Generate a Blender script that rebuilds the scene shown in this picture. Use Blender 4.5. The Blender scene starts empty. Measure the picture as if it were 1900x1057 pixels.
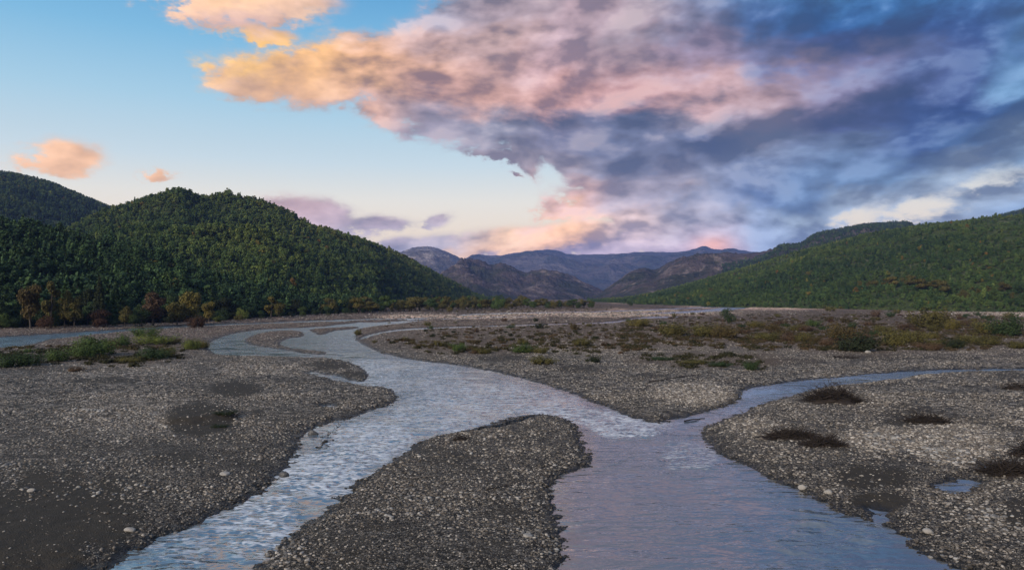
import bpy, math, random, time
import numpy as np
from mathutils import Vector, Matrix

T0 = time.time()
SC = bpy.context.scene
COL = SC.collection

# ------------------------------------------------------------------ camera
CAM_H = 8.0            # metres above the water, on the bridge deck
FPX = 1380.0           # focal length in photograph pixels (1900 wide)
PITCH = math.atan((550.5 - 528.5) / FPX)
cd = bpy.data.cameras.new('camera')
cam = bpy.data.objects.new('camera', cd)
COL.objects.link(cam)
cam.location = (0, 0, CAM_H)
cam.rotation_euler = (math.pi / 2 + PITCH, 0, 0)
cd.sensor_width = 36.0
cd.lens = 36.0 * FPX / 1900.0
cd.clip_start = 0.5
cd.clip_end = 60000
SC.camera = cam

def pix_dir(px, py):
    """world direction of a photograph pixel (layout helper)"""
    x = (px - 950.0) / FPX
    z = (528.5 - py) / FPX
    cp, sp = math.cos(PITCH), math.sin(PITCH)
    return (x, cp - z * sp, sp + z * cp)

def gpt(px, py, zg=0.0):
    """ground point under a photograph pixel"""
    x, y, z = pix_dir(px, py)
    if z > -1e-4:
        z = -1e-4
    t = (zg - CAM_H) / z
    return (x * t, y * t)

# ------------------------------------------------------------------ render settings, exposure
SC.render.engine = 'CYCLES'
cy = SC.cycles
cy.use_denoising = True
try:
    cy.denoiser = 'OPENIMAGEDENOISE'
    cy.denoising_input_passes = 'RGB_ALBEDO_NORMAL'
    cy.denoising_prefilter = 'ACCURATE'
except Exception:
    pass
cy.use_adaptive_sampling = False
cy.max_bounces = 4
cy.diffuse_bounces = 2
cy.glossy_bounces = 2
cy.transmission_bounces = 2
cy.volume_bounces = 0
cy.transparent_max_bounces = 6
cy.sample_clamp_indirect = 4.0
cy.caustics_reflective = False
cy.caustics_refractive = False
SC.view_settings.view_transform = 'Standard'
SC.view_settings.look = 'None'
SC.view_settings.gamma = 1.0
SC.view_settings.exposure = 0.0

# ------------------------------------------------------------------ node expression helper
class G:
    """a float or vector socket with arithmetic that makes nodes"""
    nt = None
    def __init__(s, sock): s.s = sock
    @staticmethod
    def node(t, **kw):
        n = G.nt.nodes.new(t)
        for k, v in kw.items(): setattr(n, k, v)
        return n
    @staticmethod
    def put(inp, v):
        if isinstance(v, G): G.nt.links.new(v.s, inp)
        else: inp.default_value = v
    @staticmethod
    def m(op, *a, clamp=False):
        n = G.node('ShaderNodeMath', operation=op, use_clamp=clamp)
        for i, v in enumerate(a): G.put(n.inputs[i], v)
        return G(n.outputs[0])
    @staticmethod
    def v(op, *a):
        n = G.node('ShaderNodeVectorMath', operation=op)
        for i, x in enumerate(a):
            if op == 'SCALE' and i == 1: G.put(n.inputs['Scale'], x)
            else: G.put(n.inputs[i], x)
        return G(n.outputs['Value'] if op in ('LENGTH', 'DOT_PRODUCT', 'DISTANCE') else n.outputs['Vector'])
    def __add__(s, o): return G.m('ADD', s, o)
    def __radd__(s, o): return G.m('ADD', o, s)
    def __sub__(s, o): return G.m('SUBTRACT', s, o)
    def __rsub__(s, o): return G.m('SUBTRACT', o, s)
    def __mul__(s, o): return G.m('MULTIPLY', s, o)
    def __rmul__(s, o): return G.m('MULTIPLY', o, s)
    def __truediv__(s, o): return G.m('DIVIDE', s, o)

def smooth(x, lo, hi):
    n = G.node('ShaderNodeMapRange', interpolation_type='SMOOTHSTEP')
    G.put(n.inputs['Value'], x)
    n.inputs['From Min'].default_value = lo
    n.inputs['From Max'].default_value = hi
    return G(n.outputs['Result'])

def mapr(x, a, b, c, d):
    n = G.node('ShaderNodeMapRange')
    G.put(n.inputs['Value'], x)
    for k, q in zip(('From Min', 'From Max', 'To Min', 'To Max'), (a, b, c, d)): n.inputs[k].default_value = q
    return G(n.outputs['Result'])

def mixc(f, a, b, blend='MIX'):
    n = G.node('ShaderNodeMix', data_type='RGBA', blend_type=blend)
    G.put(n.inputs['Factor'], f)
    for i, q in ((6, a), (7, b)):
        if isinstance(q, G): G.nt.links.new(q.s, n.inputs[i])
        else: n.inputs[i].default_value = (*q[:3], 1)
    return G(n.outputs[2])

def noise(vec, scale, detail=5.0, rough=0.5, dist=0.0, lac=2.0, out='Fac'):
    n = G.node('ShaderNodeTexNoise')
    if vec is not None: G.put(n.inputs['Vector'], vec)
    n.inputs['Scale'].default_value = scale
    n.inputs['Detail'].default_value = detail
    n.inputs['Roughness'].default_value = rough
    n.inputs['Distortion'].default_value = dist
    n.inputs['Lacunarity'].default_value = lac
    return G(n.outputs['Fac' if out == 'Fac' else 'Color'])

def voronoi(vec, scale, feature='F1', out='Distance', rand=1.0):
    n = G.node('ShaderNodeTexVoronoi', feature=feature)
    if vec is not None: G.put(n.inputs['Vector'], vec)
    n.inputs['Scale'].default_value = scale
    n.inputs['Randomness'].default_value = rand
    return G(n.outputs[out])

def ramp(x, stops, interp='LINEAR'):
    n = G.node('ShaderNodeValToRGB')
    G.put(n.inputs['Fac'], x)
    e = n.color_ramp.elements
    n.color_ramp.interpolation = interp
    while len(e) < len(stops): e.new(0.5)
    for q, (p, c) in zip(e, stops):
        q.position = p; q.color = (*c[:3], 1)
    return G(n.outputs['Color'])

def combine(x, y, z):
    n = G.node('ShaderNodeCombineXYZ')
    for i, q in enumerate((x, y, z)): G.put(n.inputs[i], q)
    return G(n.outputs[0])

def lin(r, g, b):
    f = lambda c: (c / 255 / 12.92) if c / 255 <= 0.04045 else ((c / 255 + 0.055) / 1.055) ** 2.4
    return (f(r), f(g), f(b))

# ------------------------------------------------------------------ sky: Nishita dusk sky and a cloud deck
HAZE_DENS = 7.5e-5
SUN_EL, SUN_AZ = math.radians(26), math.radians(-140)      # azimuth from +Y towards +X: behind the bridge, on the forest side
world = bpy.data.worlds.new('World')
SC.world = world
world.use_nodes = True
wt = world.node_tree
wt.nodes.clear()
G.nt = wt
STR = 0.1
tc = G.node('ShaderNodeTexCoord')
D = G(tc.outputs['Generated'])
Dn = G.v('NORMALIZE', D)
sep = G.node('ShaderNodeSeparateXYZ'); G.put(sep.inputs[0], Dn)
dx, dy, dz = (G(sep.outputs[i]) for i in range(3))
AZ = G.m('ARCTAN2', dx, dy)
EL = G.m('ARCSINE', dz)

def uv(px, py):
    x, y, z = pix_dir(px, py)
    l = math.sqrt(x * x + y * y + z * z)
    return math.atan2(x, y), math.asin(z / l)

sky = G.node('ShaderNodeTexSky', sky_type='NISHITA')
sky.sun_disc = False
sky.sun_elevation = SUN_EL
sky.sun_rotation = SUN_AZ
sky.altitude = 100
sky.air_density = 1.0
sky.dust_density = 1.4
sky.ozone_density = 2.0
nish = G.v('SCALE', G(sky.outputs['Color']), STR)

def curve_fn(x, pts, smoothc=True):
    """piecewise curve y(x) through pts with a Float Curve node"""
    xs = [p[0] for p in pts]; ys = [p[1] for p in pts]
    x0, x1 = min(xs), max(xs); y0, y1 = min(ys), max(ys)
    n = G.node('ShaderNodeFloatCurve')
    c = n.mapping.curves[0]
    n.mapping.use_clip = False
    P = [((a - x0) / (x1 - x0), (b - y0) / (y1 - y0)) for a, b in pts]
    c.points[0].location = P[0]; c.points[1].location = P[-1]
    for q in P[1:-1]: c.points.new(*q)
    for q in c.points: q.handle_type = 'AUTO_CLAMPED'
    n.mapping.update()
    G.put(n.inputs['Value'], mapr(x, x0, x1, 0, 1))
    return G(n.outputs[0]) * (y1 - y0) + y0

# clear sky: elevation gradient, the sunset glow in it, blended with the physical sky
elp = lambda py: uv(950, py)[1]
E0, E1 = -0.1, 0.75
g = mapr(EL, E0, E1, 0, 1)
st = lambda py, c: ((elp(py) - E0) / (E1 - E0), lin(*c))
clear = ramp(g, [(0.0, lin(225, 195, 170)), st(540, (254, 222, 184)), st(430, (255, 236, 206)), st(375, (246, 241, 226)), st(310, (217, 235, 241)),
                 st(210, (178, 219, 240)), st(100, (134, 196, 233)), st(0, (104, 173, 221)), (0.9, lin(92, 150, 200)), (1.0, lin(84, 140, 192))])
clear = mixc(0.05, clear, nish)

# cloud noise, in direction space, flattened towards the horizon
wz = combine(dx, dy, dz * 2.0)
warpn = noise(wz, 2.8, 2.0, 0.5, out='Color')
warp = G.v('SUBTRACT', warpn, (0.5, 0.5, 0.5))
q1 = G.v('ADD', wz, G.v('SCALE', warp, 0.09))
T1 = noise(q1, 6.4, 6.0, 0.6, 0.05)
T2 = noise(G.v('ADD', q1, (-0.03, 0.0, 0.05)), 6.4, 4.0, 0.6, 0.05)
fine = noise(q1, 19.0, 4.0, 0.52, 0.0)
puff = noise(G.v('ADD', q1, (3.1, 0.7, 1.9)), 11.0, 3.0, 0.5, 0.0)
puff2 = noise(G.v('ADD', q1, (3.1 - 0.014, 0.7, 1.9 + 0.022)), 11.0, 3.0, 0.5, 0.0)
rag = noise(wz, 60.0, 3.0, 0.6, 0.2) - 0.5
relief = (T1 - T2) * 2.6 + (puff - puff2) * 2.3 + (G.m('ABSOLUTE', puff - 0.5) * 4.0 - 0.4) * 0.22 + (fine - 0.5) * 0.62 + rag * 0.28   # about -0.5 .. 0.5, lit from the sunset side

wsep = G.node('ShaderNodeSeparateXYZ'); G.put(wsep.inputs[0], warp)
wx, wz_ = G(wsep.outputs[0]), G(wsep.outputs[2])
fz = fine - 0.5
tz = T1 - 0.5
AZw = AZ + wx * 0.10 + fz * 0.03
ELw = EL + wz_ * 0.06 + tz * 0.05
lowp = [(300, 60), (345, 110), (366, 148), (400, 176), (470, 196), (560, 216), (650, 228), (730, 262), (860, 282), (960, 296), (1008, 318), (1002.5, 372), (1070, 402), (1130, 430), (1180, 500)]
lowpts = [(-3.2, 0.9), (-1.3, 0.9)] + sorted(uv(x, y) for x, y in lowp) + [(0.6, -0.1), (1.6, 0.0), (2.6, 0.5), (3.2, 0.9)]
highp = [(300, 110), (366, 92), (420, 84), (500, 74), (560, 48), (640, 30), (740, 14), (800, -10), (870, -70), (1000, -300)]
highpts = [(-3.2, 0.4), (-1.0, 0.25)] + [uv(x, y) for x, y in highp] + [(0.5, 1.7), (3.2, 1.7)]
LOW = curve_fn(AZw, lowpts)
HIGH = curve_fn(AZw, highpts)
S = G.m('MINIMUM', ELw - LOW, HIGH - ELw)                 # > 0 inside the deck, radians
PW = combine(AZ + wx * 0.03 + fz * 0.06 + rag * 0.035, EL + wz_ * 0.02 + fz * 0.03 + rag * 0.018, 0.0)

def blob(px, py, rx, ry, rot=0.0, sgn=1.0):
    """signed ellipse on the sky, > 0 inside, about radians"""
    u, v = uv(px, py)
    n = G.node('ShaderNodeMapping', vector_type='TEXTURE')
    G.put(n.inputs['Vector'], PW)
    n.inputs['Location'].default_value = (u, v, 0)
    n.inputs['Rotation'].default_value = (0, 0, rot)
    n.inputs['Scale'].default_value = (rx / FPX, ry / FPX, 1)
    d = G.v('LENGTH', G(n.outputs[0]))
    k = sgn * max(1.5 * min(rx, ry) / FPX, 0.034)
    return G.m('MULTIPLY_ADD', d, -k, k * 1.12)

for b in [(480, -14, 165, 56), (118, 283, 70, 30, 0.15), (308, 319, 34, 13, -0.1), (596, 394, 92, 36, -0.18), (690, 410, 95, 22, 0.05), (805, 402, 40, 15, 0.35),
          (500, 66, 100, 26, -0.1), (958, 322, 24, 9), (745, 458, 55, 26), (805, 456, 70, 30, 0.1), (915, 450, 100, 34, 0.1), (1085, 438, 140, 36, 0.08), (1180, 450, 120, 44), (1120, 458, 75, 44), (1000, 466, 270, 24, 0.02),
          (1060, 372, 88, 36, 0.05), (935, 287, 80, 14, -0.05)]:
    S = G.m('MAXIMUM', S, blob(*b))
GAP = None                                                # ragged breaks low in the deck where the bright sky shows
for b in [(1600, 404, 55, 18, 0.4), (1740, 374, 60, 20, 0.3), (1830, 338, 60, 16, 0.25)]:
    GAP = blob(*b) if GAP is None else G.m('MAXIMUM', GAP, blob(*b))
GAP = smooth(GAP + tz * 0.08 + fz * 0.12 + rag * 0.07, -0.012, 0.05)
for b in [(1685, 398, 88, 28, 0.0), (1872, 368, 78, 30, 0.1)]:
    S = G.m('MAXIMUM', S, blob(*b))
dens = (1.0 - GAP * 0.7) * smooth(S + tz * 0.075 + fz * 0.05 + rag * 0.022, -0.005, 0.024)

# colour of the cloud: what the sunset lights and what it does not, warped so that the zones follow the billows
CX = [-400, 60, 120, 330, 450, 570, 690, 810, 930, 1050, 1170, 1290, 1410, 1530, 1650, 1770, 1890, 2300]
PE = (250, 202, 164)
ROWS = [
 (-700, [(176,176,186)]*4 + [(176,170,178)]*6 + [(142,146,164)]*8),
 (10,  [PE, PE, PE, (252,208,172), (250,207,170), (236,197,176), (182,186,208), (170,168,190), (182,166,180), (166,150,164), (142,136,156), (116,130,166), (90,122,170), (80,126,180), (84,138,190), (84,134,184), (76,122,172), (80,118,164)]),
 (65,  [PE, PE, PE, (238,198,180), (226,190,182), (240,204,180), (234,194,178), (206,176,176), (202,174,176), (198,174,188), (162,150,166), (138,140,170), (80,110,162), (66,108,166), (72,118,174), (80,122,176), (74,112,164), (80,112,160)]),
 (120, [PE, PE, PE, (255,208,130), (255,205,124), (255,200,136), (240,190,154), (226,182,164), (208,172,170), (208,176,186), (192,168,180), (166,150,176), (124,128,166), (80,100,154), (68,96,150), (66,93,146), (80,114,162), (86,108,150)]),
 (180, [PE, PE, PE, (250,200,150), (224,184,158), (232,186,150), (230,184,152), (206,166,160), (208,167,160), (208,166,166), (196,156,160), (204,168,172), (190,160,166), (146,138,168), (98,112,156), (74,94,146), (116,156,196), (96,116,156)]),
 (240, [PE, PE, PE, (220,184,170), (200,170,166), (178,158,170), (218,180,172), (156,152,174), (138,142,166), (122,126,156), (106,118,152), (142,140,162), (152,144,166), (88,102,146), (64,88,138), (58,84,136), (78,112,160), (84,104,146)]),
 (300, [PE, PE, PE, PE, (220,184,170), (220,184,176), (232,192,186), (192,176,186), (186,176,192), (172,166,184), (124,132,162), (104,118,156), (130,140,168), (116,134,168), (68,94,146), (86,116,160), (132,152,178), (96,116,154)]),
 (360, [PE, PE, PE, PE, (230,190,176), (214,184,188), (190,172,184), (190,176,186), (228,192,186), (228,190,186), (180,172,190), (142,150,178), (104,126,168), (112,138,176), (118,146,182), (164,178,196), (126,154,188), (100,122,158)]),
 (415, [PE, PE, PE, PE, (230,190,176), (206,178,190), (160,158,176), (176,170,182), (252,212,176), (254,204,162), (230,204,202), (194,190,208), (156,172,202), (172,188,208), (180,192,210), (170,184,204), (134,158,190), (110,130,162)]),
 (445, [PE, PE, PE, PE, (230,190,176), (200,176,188), (200,176,186), (252,214,184), (252,206,166), (250,200,166), (222,200,206), (200,190,208), (156,172,202), (164,180,204), (178,190,210), (174,186,204), (134,158,190), (110,130,162)]),
 (470, [PE, PE, PE, PE, (230,190,176), (200,176,188), (226,196,190), (206,180,188), (184,168,190), (182,166,190), (204,186,202), (200,182,200), (150,166,196), (150,166,196), (168,182,204), (164,178,198), (120,146,182), (110,130,162)]),
]
AZc = mapr(AZ + wx * 0.16 + tz * 0.14, -1.0, 1.0, 0, 1)
ELc = EL + wz_ * 0.10 + tz * 0.13 + fz * 0.05
zone = None
for i in range(len(ROWS) - 1, -1, -1):
    py, cs = ROWS[i]
    rc = ramp(AZc, [((uv(x, 250)[0] + 1.0) / 2.0, lin(*c)) for x, c in zip(CX, cs)], 'EASE')
    if zone is None: zone = rc
    else: zone = mixc(smooth(ELc, elp(ROWS[i + 1][0]), elp(py)), zone, rc)
ub, vb = uv(1324, 456)                                     # one peak still catches the sun
gl = G.m('EXPONENT', ((AZ - ub) * (AZ - ub) * (FPX / 34) ** 2 + (EL - vb) * (EL - vb) * (FPX / 18) ** 2) * -1.0)
zone = mixc(gl * 0.75, zone, lin(252, 176, 140))
hs = G.node('ShaderNodeHueSaturation'); hs.inputs['Saturation'].default_value = 1.02; G.put(hs.inputs['Color'], zone)
warmz = smooth(AZ, uv(900, 200)[0], uv(500, 200)[0])
zone = mixc(warmz, G(hs.outputs[0]), zone)
zone = mixc(smooth(AZ, uv(1150, 200)[0], uv(1600, 200)[0]), G.v('MULTIPLY', zone, (1.03, 1.0, 0.94)), G.v('MULTIPLY', zone, (0.90, 0.93, 0.93)))
gold = smooth(AZ, uv(760, 200)[0], uv(480, 200)[0])
relief = relief * (1.0 - gold * 0.5) + gold * 0.06
gain = mapr(relief, -0.45, 0.45, 0.60, 1.42)
ccol = G.v('SCALE', zone, gain)
rightw = smooth(AZ, uv(1150, 200)[0], uv(1550, 200)[0])
ccol = mixc(smooth(relief, 0.05, 0.6) * 0.2, ccol, mixc(rightw, lin(252, 228, 212), lin(176, 200, 226)))
ccol = mixc(smooth(relief, -0.05, -0.55) * 0.25, ccol, lin(74, 100, 142))
rim = mixc(0.55, zone, clear)                              # the thin rim of a cloud lets the bright sky through
ccol = mixc(smooth(dens, 0.2, 0.95), rim, ccol)
skyc = mixc(dens, clear, ccol)
skyc = G.v('SCALE', skyc, mapr(smooth(EL, 0.015, 0.20), 0, 1, 1.34, 1.0))   # before the valley air dims it
# below the horizon: dull earth colour
skyc = mixc(smooth(EL, -0.02, -0.10), skyc, lin(92, 90, 92))
bg = G.node('ShaderNodeBackground')
G.put(bg.inputs['Color'], G.v('SCALE', skyc, 1.0 / STR))
bg.inputs['Strength'].default_value = STR
wo = G.node('ShaderNodeOutputWorld')
wt.links.new(bg.outputs[0], wo.inputs['Surface'])
world.cycles.sampling_method = 'MANUAL'
world.cycles.sample_map_resolution = 512

# ------------------------------------------------------------------ the sun lamp: soft, set higher and stronger than dusk to lift the ground
sl = bpy.data.lights.new('sun', 'SUN')
sl.energy = 4.2
sl.angle = math.radians(22)
sl.color = (1.0, 0.83, 0.67)
sun = bpy.data.objects.new('sun', sl)
COL.objects.link(sun)
sd_ = Vector((math.sin(SUN_AZ) * math.cos(SUN_EL), math.cos(SUN_AZ) * math.cos(SUN_EL), math.sin(SUN_EL)))
sun.rotation_euler = sd_.to_track_quat('Z', 'Y').to_euler()
sun.location = (0, 0, 60)

# ------------------------------------------------------------------ small tools
def tag(o, label=None, cat=None, group=None, kind=None):
    if label: o['label'] = label
    if cat: o['category'] = cat
    if group: o['group'] = group
    if kind: o['kind'] = kind
    return o

def mesh_obj(name, verts, faces, mat=None, parent=None, smooth_=False, link=True):
    me = bpy.data.meshes.new(name)
    verts = np.asarray(verts, dtype=np.float32)
    faces = np.asarray(faces, dtype=np.int32)
    k = faces.shape[1]
    me.vertices.add(len(verts)); me.vertices.foreach_set('co', verts.ravel())
    me.loops.add(faces.size); me.loops.foreach_set('vertex_index', faces.ravel())
    me.polygons.add(len(faces))
    me.polygons.foreach_set('loop_start', np.arange(0, faces.size, k, dtype=np.int32))
    me.polygons.foreach_set('loop_total', np.full(len(faces), k, dtype=np.int32))
    if smooth_: me.polygons.foreach_set('use_smooth', np.ones(len(faces), dtype=bool))
    me.update(calc_edges=True)
    if mat: me.materials.append(mat)
    o = bpy.data.objects.new(name, me)
    if link: COL.objects.link(o)
    if parent: o.parent = parent
    return o

def fattr(o, name, vals):
    a = o.data.attributes.new(name, 'FLOAT', 'POINT')
    a.data.foreach_set('value', np.asarray(vals, dtype=np.float32))

def empty(name, loc, rz=0.0):
    o = bpy.data.objects.new(name, None)
    o.empty_display_size = 0.2
    COL.objects.link(o)
    o.location = loc; o.rotation_euler = (0, 0, rz)
    return o

def hash2(ix, iy, seed):
    h = (ix.astype(np.int64) * 374761393 + iy.astype(np.int64) * 668265263 + seed * 974711) & 0xffffffff
    h = ((h ^ (h >> 13)) * 1274126177) & 0xffffffff
    return ((h ^ (h >> 16)) & 0xffffff).astype(np.float32) / 16777216.0

def vnoise(x, y, seed=0):
    """gradient noise, about -1..1"""
    ix = np.floor(x); iy = np.floor(y)
    fx = (x - ix).astype(np.float32); fy = (y - iy).astype(np.float32)
    ix = ix.astype(np.int64); iy = iy.astype(np.int64)
    u = fx * fx * fx * (fx * (fx * 6 - 15) + 10); v = fy * fy * fy * (fy * (fy * 6 - 15) + 10)
    def gd(a, b, dx_, dy_):
        t = hash2(a, b, seed) * 6.2831853
        return np.cos(t) * dx_ + np.sin(t) * dy_
    n00 = gd(ix, iy, fx, fy); n10 = gd(ix + 1, iy, fx - 1, fy)
    n01 = gd(ix, iy + 1, fx, fy - 1); n11 = gd(ix + 1, iy + 1, fx - 1, fy - 1)
    return 1.5 * ((n00 * (1 - u) + n10 * u) * (1 - v) + (n01 * (1 - u) + n11 * u) * v)

def fbm(x, y, octs=4, seed=0, gain=0.5, lac=2.03):
    s = 0; a = 1.0; tot = 0
    for i in range(octs):
        s = s + a * vnoise(x, y, seed + i * 17); tot += a
        a *= gain; x = x * lac + 3.7; y = y * lac - 1.9
    return s / tot

def ridged(x, y, octs=4, seed=0, gain=0.5):
    s = 0; a = 1.0; tot = 0
    for i in range(octs):
        s = s + a * (1 - 2 * np.abs(vnoise(x, y, seed + i * 31))); tot += a
        a *= gain; x = x * 2.1 + 1.3; y = y * 2.1 + 5.1
    return s / tot

def sstep(x, a, b):
    t = np.clip((x - a) / (b - a), 0, 1)
    return t * t * (3 - 2 * t)

def catmull(P, n=3, closed=True):
    P = np.asarray(P, float); out = []
    m = len(P)
    for i in range(m if closed else m - 1):
        p0, p1, p2, p3 = (P[(i + k) % m] if closed else P[min(max(i + k, 0), m - 1)] for k in (-1, 0, 1, 2))
        for j in range(n):
            t = j / n
            out.append(0.5 * ((2 * p1) + (-p0 + p2) * t + (2 * p0 - 5 * p1 + 4 * p2 - p3) * t * t + (-p0 + 3 * p1 - 3 * p2 + p3) * t ** 3))
    return np.array(out)

class M:
    """material with expression nodes: with M('name') as m: m.principled(...)"""
    def __init__(s, name):
        s.mat = bpy.data.materials.new(name); s.mat.use_nodes = True
        s.nt = s.mat.node_tree; s.nt.nodes.clear()
    def __enter__(s):
        G.nt = s.nt
        s.geo = s.nt.nodes.new('ShaderNodeNewGeometry')
        s.P = G(s.geo.outputs['Position'])
        return s
    def attr(s, name, typ='GEOMETRY'):
        n = s.nt.nodes.new('ShaderNodeAttribute'); n.attribute_name = name; n.attribute_type = typ
        return G(n.outputs['Fac'])
    def bump(s, h, strength=0.5, dist=0.1, normal=None):
        n = s.nt.nodes.new('ShaderNodeBump')
        G.put(n.inputs['Strength'], strength); G.put(n.inputs['Distance'], dist); G.put(n.inputs['Height'], h)
        if normal is not None: G.put(n.inputs['Normal'], normal)
        return G(n.outputs['Normal'])
    def principled(s, color, rough=0.8, spec=0.3, normal=None, ior=1.45, transl=None):
        p = s.nt.nodes.new('ShaderNodeBsdfPrincipled')
        if isinstance(color, G): G.put(p.inputs['Base Color'], color)
        else: p.inputs['Base Color'].default_value = (*color, 1)
        G.put(p.inputs['Roughness'], rough); G.put(p.inputs['Specular IOR Level'], spec)
        p.inputs['IOR'].default_value = ior
        if normal is not None: G.put(p.inputs['Normal'], normal)
        sh = p.outputs[0]
        if transl:
            t = s.nt.nodes.new('ShaderNodeBsdfTranslucent')
            if isinstance(color, G): G.put(t.inputs['Color'], color)
            else: t.inputs['Color'].default_value = (*color, 1)
            mx = s.nt.nodes.new('ShaderNodeMixShader'); mx.inputs[0].default_value = transl
            s.nt.links.new(sh, mx.inputs[1]); s.nt.links.new(t.outputs[0], mx.inputs[2]); sh = mx.outputs[0]
        o = s.nt.nodes.new('ShaderNodeOutputMaterial')
        s.nt.links.new(sh, o.inputs['Surface'])
    def __exit__(s, *a): pass

# ------------------------------------------------------------------ the river's plan, from the bridge
WATER = [   # outlines of water as seen on the ground (photograph pixels, cast onto the valley floor)
    # main channel with both arms below the bridge bar
    [(150, 1085), (199, 1057), (255, 1019), (320, 991), (372, 968), (463, 926), (493, 903), (523, 877), (549, 842), (562, 808), (600, 788), (640, 777), (700, 757), (728, 748), (735, 735),
     (719, 720), (684, 717), (665, 715), (623, 705), (591, 697), (578, 690), (623, 698), (665, 707), (677, 705), (685, 695), (675, 686), (654, 676), (633, 668), (608, 665), (559, 663.5), (505, 661.5), (475, 661.5), (412, 659), (397, 655), (388, 645),
     (391, 636), (412, 625), (444, 617.5), (486, 611), (538, 609), (601, 605.5), (644, 600.5), (662, 598), (644, 596.8), (560, 598.6), (475, 602), (380, 605.6), (300, 610), (230, 615), (160, 622), (80, 632), (60, 638), (40, 642), (0, 646), (-120, 655),
     (-120, 632), (0, 626), (100, 619), (200, 613), (300, 606.5), (380, 603.2), (475, 599.5), (559, 596), (644, 593), (700, 591.5), (784, 590), (847, 587), (858, 583.5), (953, 580), (1100, 577.5), (1200, 574), (1276, 571), (1344, 566.5), (1400, 564.5),
     (1390, 570), (1340, 577), (1260, 582), (1180, 583), (1037, 586.5), (932, 589.5), (847, 591.6), (780, 595), (738, 601), (700, 604.5), (672, 609), (664, 614), (664, 622), (668, 633), (685, 645), (712, 655), (763, 667), (838, 675.5), (906, 687),
     (958, 699), (1009, 713), (1060, 728), (1111, 749), (1162, 769), (1222, 786), (1241, 780), (1300, 766), (1345, 752), (1370, 738), (1392, 720), (1463, 709), (1575, 697), (1688, 688.5), (1780, 685.5), (1900, 684), (2050, 683),
     (2050, 687.5), (1900, 687.5), (1744, 692.5), (1651, 705), (1575, 714), (1508, 724), (1425, 746), (1369, 769), (1313, 791), (1300, 803), (1313, 821), (1331, 840), (1376, 859), (1425, 885), (1478, 908), (1519, 928), (1560, 949), (1600, 962), (1651, 980), (1684, 1000),
     (1692, 1015), (1726, 1032), (1763, 1052), (1840, 1090)],
    # the little creek across the island
    [(664, 628), (700, 617.5), (742, 611), (805, 607.8), (900, 605), (1016, 601.3), (1092, 599), (1140, 596.5), (1163, 592), (1197, 588), (1254, 587), (1254, 589.6), (1200, 591), (1165, 595.5), (1140, 598.8), (1092, 601.5), (1016, 603.5), (900, 607), (805, 610.3), (742, 614), (700, 620.5), (668, 631)],
    # puddles on the bar across the river
    [(1738, 905), (1765, 893), (1800, 889), (1818, 898), (1800, 911), (1765, 916)],
    [(1815, 866), (1830, 862), (1834, 868), (1822, 872)],
    [(1610, 947), (1632, 944), (1640, 957), (1655, 972), (1622, 966)],
    [(598, 753), (612, 752), (610, 756), (600, 757)],
]
LAND = [    # islands inside that water
    [(480, 1085), (484, 1049), (532, 1004), (584, 966), (636, 921), (674, 889), (740, 848), (775, 823), (810, 810), (845, 804), (885, 799), (930, 792), (970, 780), (1002, 770), (1034, 774), (1067, 792), (1084, 834), (1093, 861),
     (1065, 874), (1036, 886), (1025, 903), (1032, 948), (1039, 983), (1043, 1018), (1039, 1057), (1040, 1090)],
    [(450, 631.5), (475, 620), (505, 615), (551, 613.7), (566, 618), (565, 624), (538, 628), (520.5, 637), (534, 644), (560, 648), (597, 651.5), (602, 657), (572, 656.3), (549, 652.8), (507, 646), (465, 640)],
    [(730, 596.5), (790, 593.6), (850, 589.9), (950, 587.2), (1100, 584.4), (1200, 581), (1290, 576), (1340, 570), (1300, 571.2), (1200, 576), (1100, 579.6), (955, 582.2), (865, 585.6), (800, 590.8)],
    [(700, 598), (760, 593.2), (690, 593.9), (640, 596.0)],
    [(570, 613), (580, 610.7), (654, 606.5), (660, 609), (623, 614), (591, 622), (582, 618)],
]
RAPIDS = [(880, 740, 160, 45, 0.9), (690, 690, 80, 30, 0.9), (1090, 775, 90, 26, 1.0), (470, 960, 110, 90, 1.0), (600, 880, 110, 60, 1.2), (690, 820, 110, 45, 1.1), (830, 770, 140, 40, 0.9), (760, 700, 130, 40, 0.8), (1000, 745, 130, 30, 0.9), (1160, 790, 90, 30, 1.2), (1280, 845, 70, 40, 0.8),
          (1540, 990, 120, 40, 0.5), (350, 1010, 90, 50, 0.8), (1040, 760, 80, 25, 1.0), (640, 640, 60, 20, 0.6)]
SILT = [    # dark bare silt (photograph pixels): x, y, rx, ry, strength
    (90, 965, 190, 85, 1.15), (40, 1040, 150, 60, 1.15), (330, 860, 55, 14, 0.7), (380, 785, 70, 30, 1.2), (445, 728, 62, 16, 1.1), (190, 712, 70, 6, 0.8), (480, 775, 18, 12, 0.8), (560, 712, 60, 8, 0.5), (1590, 895, 80, 22, 1.1), (1625, 935, 50, 14, 1.0),
    (1060, 690, 70, 9, 0.8), (1210, 702, 60, 5, 0.7), (610, 680, 60, 10, 0.9), (660, 697, 30, 7, 0.9), (930, 668, 70, 7, 0.8), (1480, 675, 110, 8, 0.7), (1610, 668, 60, 6, 0.7), (1760, 668, 80, 5, 0.6), (1690, 770, 60, 12, 0.7), (1860, 700, 40, 8, 0.6),
    (1690, 790, 55, 8, 0.9), (1880, 960, 30, 25, 0.9), (700, 985, 60, 16, 0.6), (940, 965, 50, 14, 0.6), (570, 1010, 40, 14, 0.5), (1770, 740, 60, 10, 0.5), (900, 1030, 60, 20, 0.5), (250, 920, 60, 30, 0.6), (1880, 885, 50, 16, 0.6), (120, 690, 140, 7, 0.7), (50, 672, 70, 8, 0.9), (170, 655, 60, 8, 0.6)]
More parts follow.
